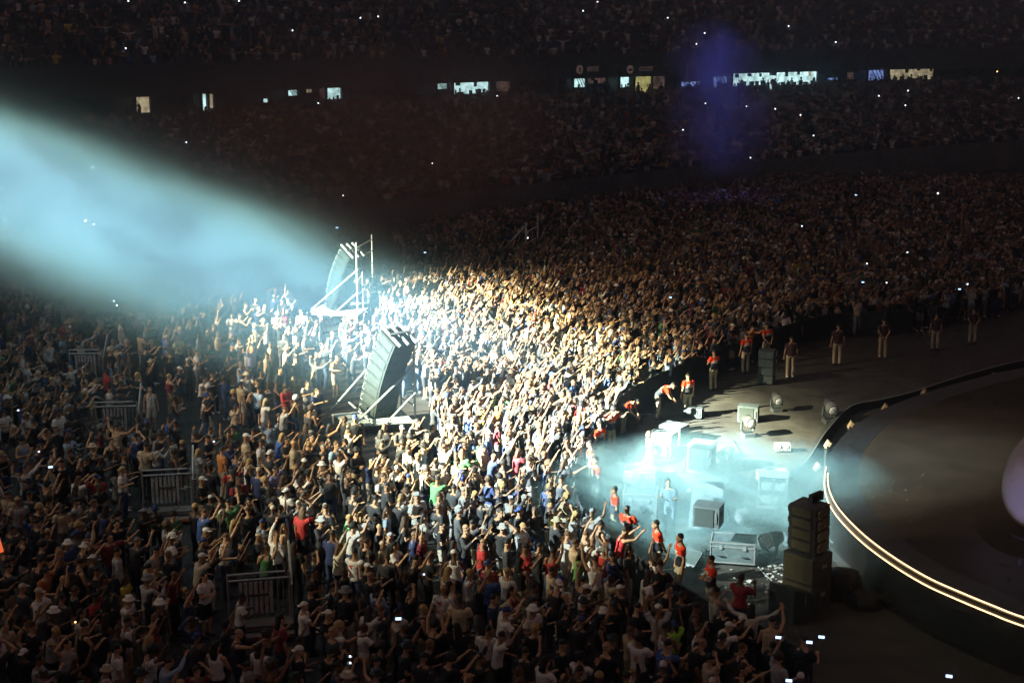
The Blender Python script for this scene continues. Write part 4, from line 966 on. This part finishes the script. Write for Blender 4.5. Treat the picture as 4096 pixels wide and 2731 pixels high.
GUARD = [  # px, py of the torso in the photograph, facing px offset, pose, hair, label
 (2632, 1555, (1, -.25), 'bending far forward', 'cap', 'security guard in red polo and khaki trousers looking down, standing alone nearest the pit speakers'),
 (2752, 1545, (-.5, 1), 'arms hanging down', 'short', 'security guard in dark red polo and pale trousers, half turned away behind the bending guard'),
 (2856, 1450, (-.6, .9), 'arms folded', 'short', 'dim security guard in red polo against the raised hands, right of the pale trousered guard'),
 (2985, 1385, (-.4, .9), 'arms hanging down', 'short', 'dim security guard with white chest lettering, next to the small dark speaker stack'),
 (3068, 1350, (-.6, .9), 'hands clasped behind the back', 'cap', 'dim red shirted guard partly hidden above the small speaker stack'),
 (2490, 1615, (.9, -.5), 'bending far forward', 'short', 'security guard in orange red polo bending right beside the brightest front row'),
 (2442, 1690, (.6, -.8), 'both arms reaching forward', 'curly', 'curly haired guard with pale trousers in the haze'),
 (2400, 1745, (-.7, .6), 'arms hanging down', 'short', 'guard in red polo leaning on the barrier, below the curly haired guard'),
 (2362, 1830, (-1, .1), 'arms hanging down', 'short', 'guard with dark quiff turned to the crowd, halfway down the pit edge'),
 (2385, 1905, (-.9, -.2), 'hand on the head', 'short', 'guard with hand on head and a black shirt back, tallest in the haze'),
 (2460, 2015, (-1, -.1), 'arms hanging down', 'short', 'guard in bright red polo seen in profile before the large flight case'),
 (2512, 2090, (-.6, -.8), 'hands clasped behind the back', 'short', 'young guard in red polo facing the camera at the lower pit edge'),
 (2632, 2170, (-1, -.1), 'hands clasped behind the back', 'short', 'guard in red polo in left profile, below the man in dark clothes'),
 (2722, 2225, (-1, -.2), 'arms hanging down', 'short', 'tall guard in red polo with sunglasses near the flat flight case'),
 (2846, 2305, (-1, -.1), 'arms folded', 'short', 'guard in red polo farthest down the pit edge, in left profile'),
 (3165, 1400, (0, 1), 'arms hanging down', 'short', 'barely lit guard right of the haze, khaki trousers only visible'),
 (3352, 1355, (0, 1), 'arms hanging down', 'short', 'barely lit guard with khaki trousers before the dim crowd'),
 (3535, 1325, (0, 1), 'hands clasped behind the back', 'short', 'barely lit guard standing with legs apart, khaki trousers'),
 (3745, 1300, (0, 1), 'arms hanging down', 'short', 'barely lit thin guard second from the right end of the pit'),
 (3895, 1275, (.1, 1), 'hands clasped behind the back', 'short', 'barely lit guard in pale trousers at the right end of the pit')]
for gi, (x, y, d, pose, hr, lab) in enumerate(GUARD):
    p = at(x, y, 1.2); PEOPLE.append((p[0], p[1], .55))
    person(p, facing(*d), pose, hr, 'polo' if gi < 15 else 'tee', (.6, .05, .02) if gi < 15 else (.05, .018, .016), 'trousers', (.50, .43, .30), R.choice(SKIN[:4]), (.012, .01, .009), lab, 'security guards in the pit', R.uniform(.97, 1.07))  # last five shirts darkened, the gloom there put into their colour
p = at(2602, 1800, 1.1); person(p, facing(-.8, -.35), 'walking', 'shaved', 'long', (.30, .33, .32), 'trousers', (.25, .27, .25), SKIN[1], (.42, .27, .18), 'bald man in a loose grey jacket walking left through the haze in the pit')
p = at(2682, 2000, 1.1); person(p, facing(-.5, -.75), 'turned to talk with bent arms', 'short', 'tee', (.06, .09, .11), 'trousers', (.10, .15, .20), SKIN[0], (.02, .015, .01), 'dark haired man in dark teal clothes standing beside the large flight case')
p = at(3400, 1720, 1.1)

WH = (.82, .82, .80)
HERO = [ # torso px in the 2352 wide view, colour name, colour, top, pose or None, hair or None, print
 (455, 1320, 'cream', (.62, .58, .46), 'tee', 'right arm stretched up', 'cap', 0), (345, 915, 'white', WH, 'tank', 'arms hanging down', 'short', 0), (592, 918, 'pale blue', (.4, .58, .78), 'tee', 'walking', 'short', 0),
 (250, 912, 'white', WH, 'tee', 'turned to talk with bent arms', 'short', 0), (553, 905, 'beige', (.5, .4, .24), 'tee', 'arms hanging down', 'backcap', 0), (567, 882, 'white', WH, 'tee', 'both hands held up before the face', 'hat', 0),
 (450, 832, 'white', WH, 'tee', 'hands clapping at the chest', 'short', 0), (545, 797, 'white', WH, 'tee', 'one arm pointing forward', 'short', 0), (585, 783, 'white', WH, 'tee', None, 'cap', 0), (612, 775, 'white', WH, 'tank', None, None, 0),
 (411, 798, 'pale yellow', (.6, .6, .38), 'tee', 'turned to talk with bent arms', 'short', 0), (382, 800, 'blue', (.08, .18, .6), 'tee', None, None, 0), (288, 705, 'white', WH, 'tee', 'hands clapping at the chest', 'short', 0), (470, 930, 'white', WH, 'tank', 'walking', 'hat', 0),
 (800, 1022, 'white', WH, 'tee', 'arms spread wide', 'short', 0), (933, 1062, 'white', WH, 'tee', None, 'short', 0), (945, 992, 'white', WH, 'tee', 'right arm stretched up', 'short', 1), (1060, 1118, 'white', WH, 'tee', None, 'cap', 0),
 (1025, 1045, 'white', WH, 'tee', 'both arms stretched up', None, 0), (960, 1188, 'white', WH, 'tee', 'turned to talk with bent arms', 'cap', 1), (888, 1203, 'pale blue', (.45, .6, .75), 'tee', None, 'long', 0), (1008, 1178, 'white', WH, 'tee', None, 'short', 2),
 (1032, 1172, 'white', WH, 'tee', 'hand on the head', 'cap', 2), (1085, 1160, 'white', WH, 'tee', None, 'long', 2), (1170, 1172, 'white', WH, 'tee', 'one fist punched up', 'short', 0), (1200, 1242, 'white', WH, 'tee', 'arms folded', 'short', 0),
 (815, 1305, 'white', WH, 'tee', 'both hands held up before the face', 'short', 2), (797, 1225, 'pale green', (.25, .55, .25), 'tee', 'left arm raised high', 'short', 0), (905, 1290, 'white', WH, 'tee', 'both hands held up before the face', 'long', 0),
 (1075, 1348, 'white', WH, 'tee', 'arms spread wide', 'short', 0), (1018, 1388, 'white', WH, 'tee', 'arms hanging down', 'short', 2), (993, 1380, 'white', WH, 'tank', 'arms folded', 'long', 0), (1282, 1358, 'white', WH, 'tee', None, 'hat', 0),
 (1338, 1388, 'white', WH, 'tee', 'one arm pointing forward', 'cap', 0), (1160, 1450, 'white', WH, 'tee', None, 'cap', 2), (1142, 1500, 'white', WH, 'tee', 'right arm stretched up', 'short', 2), (912, 1450, 'cream', (.66, .62, .5), 'tee', 'both hands held up before the face', 'short', 0),
 (848, 1452, 'grey white', (.6, .6, .58), 'tee', None, 'long', 0), (775, 1290, 'cream', (.62, .55, .42), 'long', 'both arms stretched up', 'long', 0), (765, 1375, 'beige', (.55, .45, .3), 'tee', 'hand on the head', 'short', 0), (655, 1160, 'white', WH, 'tee', None, None, 0),
 (600, 1050, 'white', WH, 'tee', None, 'cap', 0), (628, 1112, 'lilac', (.34, .34, .62), 'tee', None, 'short', 0), (510, 1062, 'orange', (.55, .22, .06), 'tee', 'arms hanging down', 'short', 0), (545, 1140, 'dark red', (.25, .02, .03), 'tee', None, None, 0),
 (550, 1402, 'white', (.6, .6, .6), 'tee', None, 'short', 2), (1512, 1442, 'light grey', (.5, .52, .54), 'tee', 'both arms stretched up', 'cap', 0), (1545, 1460, 'neon green', (.35, .75, .08), 'tee', None, 'backcap', 0), (1602, 1490, 'white', WH, 'tee', 'arms hanging down', 'short', 2),
 (1725, 1430, 'white', (.6, .6, .56), 'long', 'arms spread wide', 'long', 0), (1505, 1302, 'white', WH, 'tank', 'both arms stretched up', 'long', 0), (1272, 1208, 'yellow', (.7, .66, .06), 'tank', 'both hands held up before the face', 'short', 0),
 (1315, 1212, 'white', WH, 'tee', 'one arm pointing forward', 'long', 0), (1352, 1210, 'white', WH, 'tee', 'right arm stretched up', 'cap', 0), (1422, 1252, 'red', (.4, .03, .03), 'tank', 'both arms reaching forward', 'short', 0), (1265, 1305, 'maroon', (.3, .03, .03), 'tank', None, 'short', 0),
 (1292, 1312, 'green', (.12, .3, .08), 'tank', None, 'long', 0), (1360, 1275, 'white', WH, 'tee', None, 'shaved', 2), (1700, 1368, 'maroon', (.3, .03, .04), 'tee', 'both hands held up before the face', 'short', 0), (1642, 1400, 'pale', (.6, .62, .55), 'tank', None, 'short', 0),
 (745, 1112, 'white', WH, 'tee', None, None, 0), (868, 1055, 'pale blue', (.45, .6, .85), 'tee', 'hands clapping at the chest', 'short', 1), (1245, 1080, 'black', (.02, .02, .02), 'tank', 'left arm raised high', 'short', 0), (975, 1100, 'white', WH, 'tee', None, 'hat', 0),
 (720, 775, 'white', WH, 'tank', None, 'long', 0), (680, 775, 'white', WH, 'tee', 'right arm stretched up', None, 0), (440, 640, 'pale blue', (.45, .55, .62), 'tee', None, None, 0), (675, 1055, 'tan', (.5, .42, .28), 'tee', None, 'short', 0)]
SMALL = {'black', 'charcoal'}
used_labels = set()
def where(px, py):
    "words for a place one can find in the photograph"
    n = [((1540, 1500), 'near the brightest crowd by the nearer scaffold tower'), ((1500, 1740), 'just below the nearer scaffold tower'), ((1330, 1160), 'by the farther scaffold tower'), ((470, 1720), 'beside the third slatted stair gate'), ((670, 2040), 'beside the fourth slatted stair gate'),
         ((1040, 2480), 'by the nearest slatted stair gate'), ((345, 1480), 'beside the second slatted stair gate'), ((2650, 2330), 'close to the guard in profile at the lower pit edge'), ((2850, 2450), 'close to the guard farthest down the pit edge'),
         ((3200, 2560), 'in the dark below the big loudspeaker stack'), ((2500, 2250), 'behind the young guard facing the camera'), ((2300, 2150), 'at the crowd edge by the large flight case'), ((2100, 1950), 'below the brightest front rows'),
         ((1700, 2050), 'in the dim crowd midway between tower and white printed shirts'), ((1780, 2420), 'near the white shirt with red lettering'), ((2050, 2560), 'near the white shirts printed red at the bottom'), ((1420, 2280), 'near the white shirt with a red picture'),
         ((1600, 2530), 'near the cream shirted person filming with a phone'), ((1250, 2600), 'beside the pair of bright phone lights at the bottom'), ((2750, 2600), 'near the neon green top'), ((3000, 2620), 'in front of the spread white shirt'),
         ((800, 2320), 'near the lone cream shirt on the dark left'), ((400, 2400), 'deep in the dark at the lower left'), ((950, 1600), 'in the sparse open floor left of the towers'), ((1100, 1950), 'in the dim crowd right of the fourth stair gate'), ((2400, 2480), 'in the dark crowd below the yellow tank top')]
    return min(n, key=lambda q: (q[0][0]-px)**2+(q[0][1]-py)**2)[1]
HD = {'short': 'short hair', 'long': 'long hair', 'curly': 'curly hair', 'cap': 'cap', 'backcap': 'backward cap', 'hat': 'bucket hat', 'shaved': 'shaved head'}
TD = {'tee': 'T-shirt', 'tank': 'tank top', 'long': 'long sleeved shirt'}
SHORTP = {'arms hanging down': 'arms down', 'right arm stretched up': 'right arm up', 'both arms stretched up': 'both arms up', 'both arms reaching forward': 'reaching forward', 'both hands held up before the face': 'hands before face', 'left arm raised high': 'left arm up',
          'arms folded': 'arms folded', 'hands clapping at the chest': 'clapping', 'one arm pointing forward': 'pointing', 'arms spread wide': 'arms wide', 'hand on the head': 'hand on head', 'walking': 'walking', 'one fist punched up': 'fist up', 'turned to talk with bent arms': 'turned aside', 'bending far forward': 'bending', 'hands clasped behind the back': 'hands behind back'}
def crowd_person(xy, pose=None, col=None, top=None, hair=None, pr=0, z=0.0, rz=None):
    px, py, _ = to_px((xy[0], xy[1], 1.2+z)); w = where(px, py)
    for tr in range(400):
        ps = pose or R.choices(CROWD_POSES, CPW)[0]; hr = hair or R.choice(['short']*4+['long', 'long', 'curly', 'cap', 'backcap', 'hat', 'shaved']); tp = top or R.choice(['tee']*4+['tank', 'long'])
        cn, cc = col or R.choices([(s[0], s[1]) for s in SHIRTS], SW)[0]
        hat = hr in ('cap', 'backcap', 'hat'); hn, hc = R.choice(HATC) if hat else R.choice(HAIRC)
        sk = R.choice(SKIN); hd = (hn+' '+HD[hr]) if hr != 'shaved' else HD[hr]
        lab = f"{cn} {'printed ' if pr else ''}{TD[tp]}, {hd}, {SHORTP[ps]}, {w}"
        words = lab.split()
        if len(words) > 16: lab = ' '.join(words[:16])
        if lab not in used_labels: break
    used_labels.add(lab)
    ln, lc, _ = R.choices(PANTS, [q[2] for q in PANTS])[0]
    if hr == 'shaved': hc = tuple(.8*c for c in sk)
    rz = face_to(xy)+R.gauss(0, .6) if rz is None else rz
    t = person((xy[0], xy[1]), rz, ps, hr, tp, cc, R.choice(['trousers', 'trousers', 'shorts']), lc, sk, hc, lab, 'people standing in the floor crowd', R.gauss(1, .045), (0, 0, 0) if not pr else ((.5, .03, .02) if pr == 2 else (.02, .02, .03)), z=z)
    return t, ps
NP = 0
for (x, y, cn, cc, tp, ps, hr, pr) in HERO:
    p = at(x*K2, y*K2, 1.25)
    if any(math.hypot(a-p[0], b-p[1]) < .38 for a, b, r in PEOPLE): p = Vector((p[0]+.4, p[1]+.1, 0))
    rz = None
    if y < 1010 and x < 640: rz = facing(R.uniform(.2, 1), R.uniform(-1, .6))
    crowd_person((p[0], p[1]), ps, (cn, cc), tp, hr, pr, rz=rz); PEOPLE.append((p[0], p[1], .42)); NP += 1

# ---- scatter the rest over the floor: density follows how tightly people stand in the photograph
def polyw(pts): return [tuple(at(a*K2, b*K2, 1.2)[:2]) for a, b in pts]
SPARSE = polyw([(205, 720), (420, 650), (640, 700), (780, 760), (880, 900), (790, 965), (770, 1005), (430, 1015), (310, 960)])
EMPTY = polyw([(330, 935), (470, 960), (560, 960), (760, 985), (760, 1000), (420, 1010)])
LIT = polyw([(860, 560), (1250, 560), (2352, 560), (2352, 800), (1500, 900), (1350, 1100), (1240, 1120), (1090, 1010), (900, 930), (860, 800)])
TOWS = [[(p[0], p[1]) for p in P] for P in (P1, P2, P3)]
GTW = [tuple(at(a, b, 0)[:2]) for a, b, _, _ in GT]
EMPTY2 = [tuple(at(a, b2_, 0)[:2]) for a, b2_ in ((1270, 1590), (1720, 1600), (1740, 1865), (1270, 1850))]
EMPTY3 = [tuple(at(a, b2_, 0)[:2]) for a, b2_ in ((1170, 1250), (1540, 1258), (1540, 1400), (1170, 1390))]
cell = {}
def free(x, y, r):
    i, j = int(x//1), int(y//1)
    for a in (i-1, i, i+1):
        for b in (j-1, j, j+1):
            for (px, py, pr) in cell.get((a, b), ()):
                if (px-x)**2+(py-y)**2 < max(r, pr)**2: return False
    return True
def put(x, y, r): cell.setdefault((int(x//1), int(y//1)), []).append((x, y, r))
for (x, y, r) in PEOPLE: put(x, y, r)
FLOOR = []
def shrinkdist(P, x, y):
    cx = sum(p[0] for p in P)/len(P); cy_ = sum(p[1] for p in P)/len(P); return inside(cx+(x-cx)*.86, cy_+(y-cy_)*.86, P)
FS = set()
cand = rng.uniform((-42, 25), (62, 128), (90000, 2))
DARKP = polyw([(1850, 1430), (2352, 1500), (2352, 1800), (1850, 1800)])
for x, y in cand:
    if dist(x, y) > DF-.7: continue
    px, py, f = to_px((x, y, 1.2))
    if not (-160 < px < 4260 and 700 < py < 2900): continue
    if inside(x, y, PITP) : continue
    if min(math.hypot(x-b[0], y-b[1]) for b in BWs[::2]) < .5: continue
    if any(shrinkdist(P, x, y) for P in TOWS): continue
    if any(abs(x-a) < 1.2 and -3.0 < y-b < 1.4 for a, b in GTW): continue
    if inside(x, y, EMPTY) or inside(x, y, EMPTY2) or inside(x, y, EMPTY3) or inside(x, y, DARKP): continue
    lit = inside(x, y, LIT)
    r = .38 if lit else (.88 if inside(x, y, SPARSE) else (.50 if py > 1900 else .54))
    if lit and px > 2900: r = .46
    r *= R.uniform(.85, 1.25)
    if not free(x, y, r): continue
    put(x, y, r); FLOOR.append((x, y, lit))
print('floor people', len(FLOOR))
# the ones that show largest are objects of their own, the rest one mass
def vis(q):
    px, py, f = to_px((q[0], q[1], 1.3)); return 20 < px < 4076 and 20 < py < 2700
order = sorted([q for q in FLOOR if vis(q)], key=lambda q: to_px((q[0], q[1], 1.0))[2])
NSING = 298-NP-len(GUARD)-2
single = order[:NSING]; ss = set((q[0], q[1]) for q in single)
print('single', len(single), 'farthest', to_px((single[-1][0], single[-1][1], 1))[1:])
SP = []
for q in single:
    t, ps = crowd_person((q[0], q[1])); SP.append((t, ps))
PTS = []; ATT = []
def add_mass(x, y, z, rz, idx, sc, dark=False):
    PTS.append((x, y, z)); s = R.choices([k[1] for k in SHIRTS], SW)[0]; l = R.choices([k[1] for k in PANTS], [k[2] for k in PANTS])[0]; sk = R.choice(SKIN)
    h = R.choice(HATC)[1] if R.random() < .3 else R.choice(HAIRC)[1]
    ATT.append((idx, rz, sc, s, l, sk, h, R.choice([(.7, .7, .7), (.03, .03, .03)])))
for (x, y, lit) in FLOOR:
    if (x, y) in ss: continue
    if lit: idx = R.choice(REACH) if R.random() < .62 else R.choice(CALM)
    else: idx = R.randrange(len(VPOSE)) if R.random() < .7 else R.choice(CALM)
    add_mass(x, y, 0, face_to((x, y))+R.gauss(0, .3 if lit else .7), idx, R.gauss(1, .05))
# people on the tiers and along the concourse
for tier, (d0, n, z0, dz, prob) in enumerate(((DF, NL, ZF, (ZC-ZF)/NL, .70), (1.0, 16, ZU, .53, .62))):
    for k in range(n):
        d = d0+(k+.55)*ROW; P = off(d); z = z0+k*dz; s = 0.0; seg = np.linalg.norm(np.diff(P, axis=0), axis=1); cum = np.concatenate([[0], np.cumsum(seg)]); s = R.uniform(0, .5)
        while s < cum[-1]:
            i = int(np.searchsorted(cum, s)-1); i = max(0, min(i, len(P)-2)); u = (s-cum[i])/seg[i]; p = P[i]*(1-u)+P[i+1]*u
            px, py, f = to_px((p[0], p[1], z+1.2)); s += R.uniform(.5, .8)
            if not (-60 < px < 4160 and -160 < py < 2000) or R.random() > prob: continue
            add_mass(p[0], p[1], z, facing(22-p[0], 46-p[1])+R.gauss(0, .3), R.choice(REACH) if R.random() < .2 else R.choice(CALM), R.gauss(1, .05))
P = off(2.6)
for i in range(len(P)-1):
    for _ in range(3):
        u = R.random(); q = P[i]*(1-u)+P[i+1]*u+OUT[i]*R.uniform(-1.6, 1.2)
        add_mass(q[0], q[1], ZC, R.uniform(0, 6.28), R.choice(CALM), R.gauss(1, .05))
print('mass', len(PTS))
me = bpy.data.meshes.new('crowd'); me.from_pydata(PTS, [], [])
def fa(nm, vals): a = me.attributes.new(nm, 'FLOAT', 'POINT'); a.data.foreach_set('value', np.array(vals, float))
def ca(nm, vals): a = me.attributes.new(nm, 'FLOAT_VECTOR', 'POINT'); a.data.foreach_set('vector', np.array(vals, float).ravel())
ia = me.attributes.new('pick', 'INT', 'POINT'); ia.data.foreach_set('value', np.array([a[0] for a in ATT], np.int32))
fa('turn', [a[1] for a in ATT]); fa('size', [a[2] for a in ATT])
ca('tint_shirt', [a[3] for a in ATT]); ca('tint_pants', [a[4] for a in ATT]); ca('tint_skin', [a[5] for a in ATT]); ca('tint_hair', [a[6] for a in ATT]); ca('tint_shoe', [a[7] for a in ATT])
crowd = link('crowd', me); crowd['kind'] = 'stuff'; crowd['label'] = 'dense mass of concert goers filling the arena floor and both tiers'
ng = bpy.data.node_groups.new('crowd', 'GeometryNodeTree'); ng.interface.new_socket('Geometry', in_out='INPUT', socket_type='NodeSocketGeometry'); ng.interface.new_socket('Geometry', in_out='OUTPUT', socket_type='NodeSocketGeometry')
N = ng.nodes; K = ng.links
gi = N.new('NodeGroupInput'); go = N.new('NodeGroupOutput'); ip = N.new('GeometryNodeInstanceOnPoints'); ci = N.new('GeometryNodeCollectionInfo')
ci.inputs['Collection'].default_value = VC; ci.inputs['Separate Children'].default_value = True; ci.inputs['Reset Children'].default_value = True
mp = N.new('GeometryNodeMeshToPoints')
def na(nm, ty): n = N.new('GeometryNodeInputNamedAttribute'); n.data_type = ty; n.inputs['Name'].default_value = nm; return n.outputs['Attribute']
cx = N.new('ShaderNodeCombineXYZ'); K.new(na('turn', 'FLOAT'), cx.inputs['Z'])
e2r = N.new('FunctionNodeEulerToRotation'); K.new(cx.outputs[0], e2r.inputs[0])
K.new(gi.outputs[0], mp.inputs[0]); K.new(mp.outputs[0], ip.inputs['Points']); K.new(ci.outputs[0], ip.inputs['Instance']); ip.inputs['Pick Instance'].default_value = True
K.new(na('pick', 'INT'), ip.inputs['Instance Index']); K.new(e2r.outputs[0], ip.inputs['Rotation']); K.new(na('size', 'FLOAT'), ip.inputs['Scale']); K.new(ip.outputs[0], go.inputs[0])
md = crowd.modifiers.new('crowd', 'NODES'); md.node_group = ng

# ------------------------------------------------------------------ phones
PH = [(294, 2, 'w'), (288, 112, 'w'), (424, 7, 'w'), (548, 2, 'w'), (671, 71, 'w'), (827, 42, 'w'), (868, 39, 'w'), (1339, 26, 'w'), (1372, 5, 'w'), (1533, 42, 'w'), (1618, 77, 'w'), (1599, 102, 'w'), (1811, 61, 'w'), (1919, 98, 'w'),
 (2018, 221, 'w'), (2085, 209, 'w'), (2079, 243, 'w'), (2339, 226, 'w'), (1714, 245, 'w'), (1780, 251, 'w'), (1620, 238, 'w'), (1568, 299, 'w'), (1838, 265, 'w'), (1868, 312, 'w'), (1723, 363, 'w'), (2094, 344, 'w'), (2026, 364, 'w'), (427, 328, 'w'), (212, 385, 'w'),
 (992, 376, 'w'), (1141, 221, 'w'), (730, 238, 'w'), (787, 450, 'w'), (195, 508, 'o'), (214, 516, 'w'), (936, 478, 's'), (774, 523, 'S'), (1966, 448, 'S'), (976, 580, 's'), (1211, 547, 'w'), (1841, 520, 'w'), (2083, 580, 'w'), (1990, 606, 'w'), (2035, 650, 'w'), (1982, 648, 's'),
 (2221, 653, 'w'), (2204, 664, 's'), (1540, 683, 's'), (1788, 1463, 's'), (1859, 1474, 's'), (1887, 1462, 's'), (2180, 1552, 's'), (1812, 1562, 's'), (489, 1015, 'w'), (801, 1508, 'w'), (801, 1523, 'w'), (915, 1420, 's'), (40, 943, 'w'), (87, 1038, 'w'), (116, 1072, 's'), (260, 692, 'w'), (267, 702, 'w'),
 (627, 680, 'w'), (170, 1430, 'o'), (971, 1320, 'w'), (1172, 1140, 's'), (2290, 165, 'o')]
used = set()
def surf(px, py):
    d = ray(px, py)
    for t in np.arange(28, 230, .2):
        p = np.array([0, 0, CAM_H])+d*t
        dd = dist(p[0], p[1]); h = (0 if dd < DF else tier_z(dd))+2.0
        if p[2] < h: return p
    return p
for i, (x, y, k) in enumerate(PH):
    X, Y = x*K2, y*K2; p = surf(X, max(Y, 6)) if y > 30 else surf(X, max(Y, 6))
    tier = 'upper tier' if y < 150 else ('lower tier' if y < 470 else ('far floor crowd' if y < 900 else 'near dark crowd'))
    kind = {'w': 'white phone torch', 'o': 'orange phone torch', 's': 'small blue phone screen', 'S': 'large blue phone screen'}[k]
    near = [('left', 'above the light beam'), ('mid', 'above the scaffold towers'), ('right', 'beside the blue beam'), ('far', 'over the dark stage side')][min(3, int(x/600))][1]
    lab = f"{kind} in the {tier}, {near}"
    if lab in used:
        ordn = ['second', 'third', 'fourth', 'fifth', 'sixth', 'seventh', 'eighth', 'ninth', 'tenth', 'eleventh', 'twelfth', 'thirteenth', 'fourteenth']
        for o_ in ordn:
            l2 = f"{kind}, {tier}, {near}, {o_} from left"
            if l2 not in used: lab = l2; break
    used.add(lab)
    d = Vector((0, 0, CAM_H))-Vector(p)
    t = thing('phone', lab, 'phone', tuple(p), 0, 'phones held up in the crowd'); t.rotation_euler = (R.uniform(-.15, .1), 0, math.atan2(d[0], -d[1]))
    big = 1.25 if k == 'S' else 1.0
    part('case', MB().box((0, .006, 0), (.14*big, .012, .07*big)), M['phone'], t)
    if k in 'wo':
        rr = .036*(f_ if (f_ := min(2.2, max(.5, np.linalg.norm(p)/75))) else 1)
        part('torch', MB().ball((.03, -.012, .02), (rr, .02, rr), 10, 6), M['flash' if k == 'w' else 'flashw'], t)
    else: part('screen', MB().box((0, -.003, 0), (.125*big, .004, .058*big)), M['screen'], t)

# ------------------------------------------------------------------ haze and smoke
hz = MB().box((20, 92, 13.2), (210, 200, 29)); ho = link('haze', hz.mesh('haze')); ho['kind'] = 'stuff'; ho['label'] = 'thin even haze filling the whole arena'
m = bpy.data.materials.new('haze'); m.use_nodes = True; nt = m.node_tree; nt.nodes.remove(nt.nodes['Principled BSDF'])
pv = nt.nodes.new('ShaderNodeVolumePrincipled'); pv.inputs['Color'].default_value = (.50, .74, 1.0, 1); pv.inputs['Density'].default_value = .0043; pv.inputs['Anisotropy'].default_value = .88
nt.links.new(pv.outputs[0], nt.nodes['Material Output'].inputs['Volume']); ho.data.materials.append(m)
def smoke(name, mb, col, dens, scale, lo, hi, label, radial=None, distort=.6, stretch=(1, 1, 1), aniso=0.0):
    o = link(name, mb.mesh(name)); o['kind'] = 'stuff'; o['label'] = label
    m, N, K = new_mat(name); N.remove(N['Principled BSDF'])
    pv = N.new('ShaderNodeVolumePrincipled'); pv.inputs['Color'].default_value = (*col, 1); pv.inputs['Anisotropy'].default_value = aniso
    tc = N.new('ShaderNodeTexCoord'); mpg = N.new('ShaderNodeMapping'); mpg.inputs['Scale'].default_value = stretch; K.new(tc.outputs['Object'], mpg.inputs[0])
    nz = N.new('ShaderNodeTexNoise'); nz.inputs['Scale'].default_value = scale; nz.inputs['Detail'].default_value = 3; nz.inputs['Distortion'].default_value = distort; K.new(mpg.outputs[0], nz.inputs['Vector'])
    mr = N.new('ShaderNodeMapRange'); K.new(nz.outputs[0], mr.inputs[0]); mr.inputs[1].default_value = .36; mr.inputs[2].default_value = .66; mr.inputs[3].default_value = lo*dens; mr.inputs[4].default_value = hi*dens
    out = mr.outputs[0]
    if radial:      # soft border of the cloud: centre and half sizes in object space
        c, r = radial
        s = N.new('ShaderNodeVectorMath'); s.operation = 'SUBTRACT'; K.new(tc.outputs['Object'], s.inputs[0]); s.inputs[1].default_value = c
        d = N.new('ShaderNodeVectorMath'); d.operation = 'DIVIDE'; K.new(s.outputs[0], d.inputs[0]); d.inputs[1].default_value = r
        l = N.new('ShaderNodeVectorMath'); l.operation = 'LENGTH'; K.new(d.outputs[0], l.inputs[0])
        m2 = N.new('ShaderNodeMapRange'); m2.interpolation_type = 'SMOOTHSTEP'; K.new(l.outputs['Value'], m2.inputs[0]); m2.inputs[1].default_value = .25; m2.inputs[2].default_value = 1; m2.inputs[3].default_value = 1; m2.inputs[4].default_value = 0
        mm = N.new('ShaderNodeMath'); mm.operation = 'MULTIPLY'; K.new(out, mm.inputs[0]); K.new(m2.outputs[0], mm.inputs[1]); out = mm.outputs[0]
    K.new(out, pv.inputs['Density']); K.new(pv.outputs[0], N['Material Output'].inputs['Volume']); o.data.materials.append(m); return o
def cloud(name, c, r, az=0, el=0, **kw):
    mb = MB().ball((0, 0, 0), r, 20, 12); o = smoke(name, mb, radial=((0, 0, 0), r), **kw); o.location = c; o.rotation_euler = (0, el, az); return o
def on_px(px, py, f):
    "point at distance f along the view towards photograph pixel (px, py)"
    return Vector((0, 0, CAM_H))+Vector(ray(px, py))*f
A0 = SRC+((A1+A2)/2-SRC)*.88
bd = ((A1+A2)/2-SRC).normalized(); baz = math.atan2(bd[1], bd[0]); bel = math.asin(-bd[2])
cloud('smoke', A0, (19, 10, 6.0), baz, bel, col=(.26, .64, .97), dens=.0055, scale=.32, lo=.0, hi=3.0, label='blue tinted smoke drifting in the light beam at the left', stretch=(.6, 1.2, 1.4))  # the beam's blue is put into the smoke colour
c2 = at(2880, 2010, .6)
cloud('smoke', c2, (6.2, 4.8, 2.1), 0, 0, col=(.6, .96, 1.0), dens=.65, scale=.7, lo=.08, hi=1.5, label='pale low smoke hanging over the cases in the pit')
c3 = at(1450, 1120, 0); c3.z = 8
cloud('smoke', c3, (20, 12, 8), .8, 0, col=(.92, .62, .48), dens=.055, scale=.12, lo=.4, hi=1.3, label='thin smoke tinted with brown lamplight hanging behind the farther scaffold tower')  # brown light at the beam's edge put into the smoke tint
cloud('smoke', on_px(2890, 480, 109), (5.5, 5, 5.6), 0, 0, col=(.7, .75, 1.0), dens=.13, scale=.55, lo=.0, hi=2.0, label='small blue lit puff of smoke before the far stand')
cloud('smoke', on_px(2860, 250, 108), (4.6, 4.4, 3.6), 0, 0, col=(.7, .75, 1.0), dens=.10, scale=.55, lo=.0, hi=2.0, label='smaller blue lit puff of smoke above the concourse')
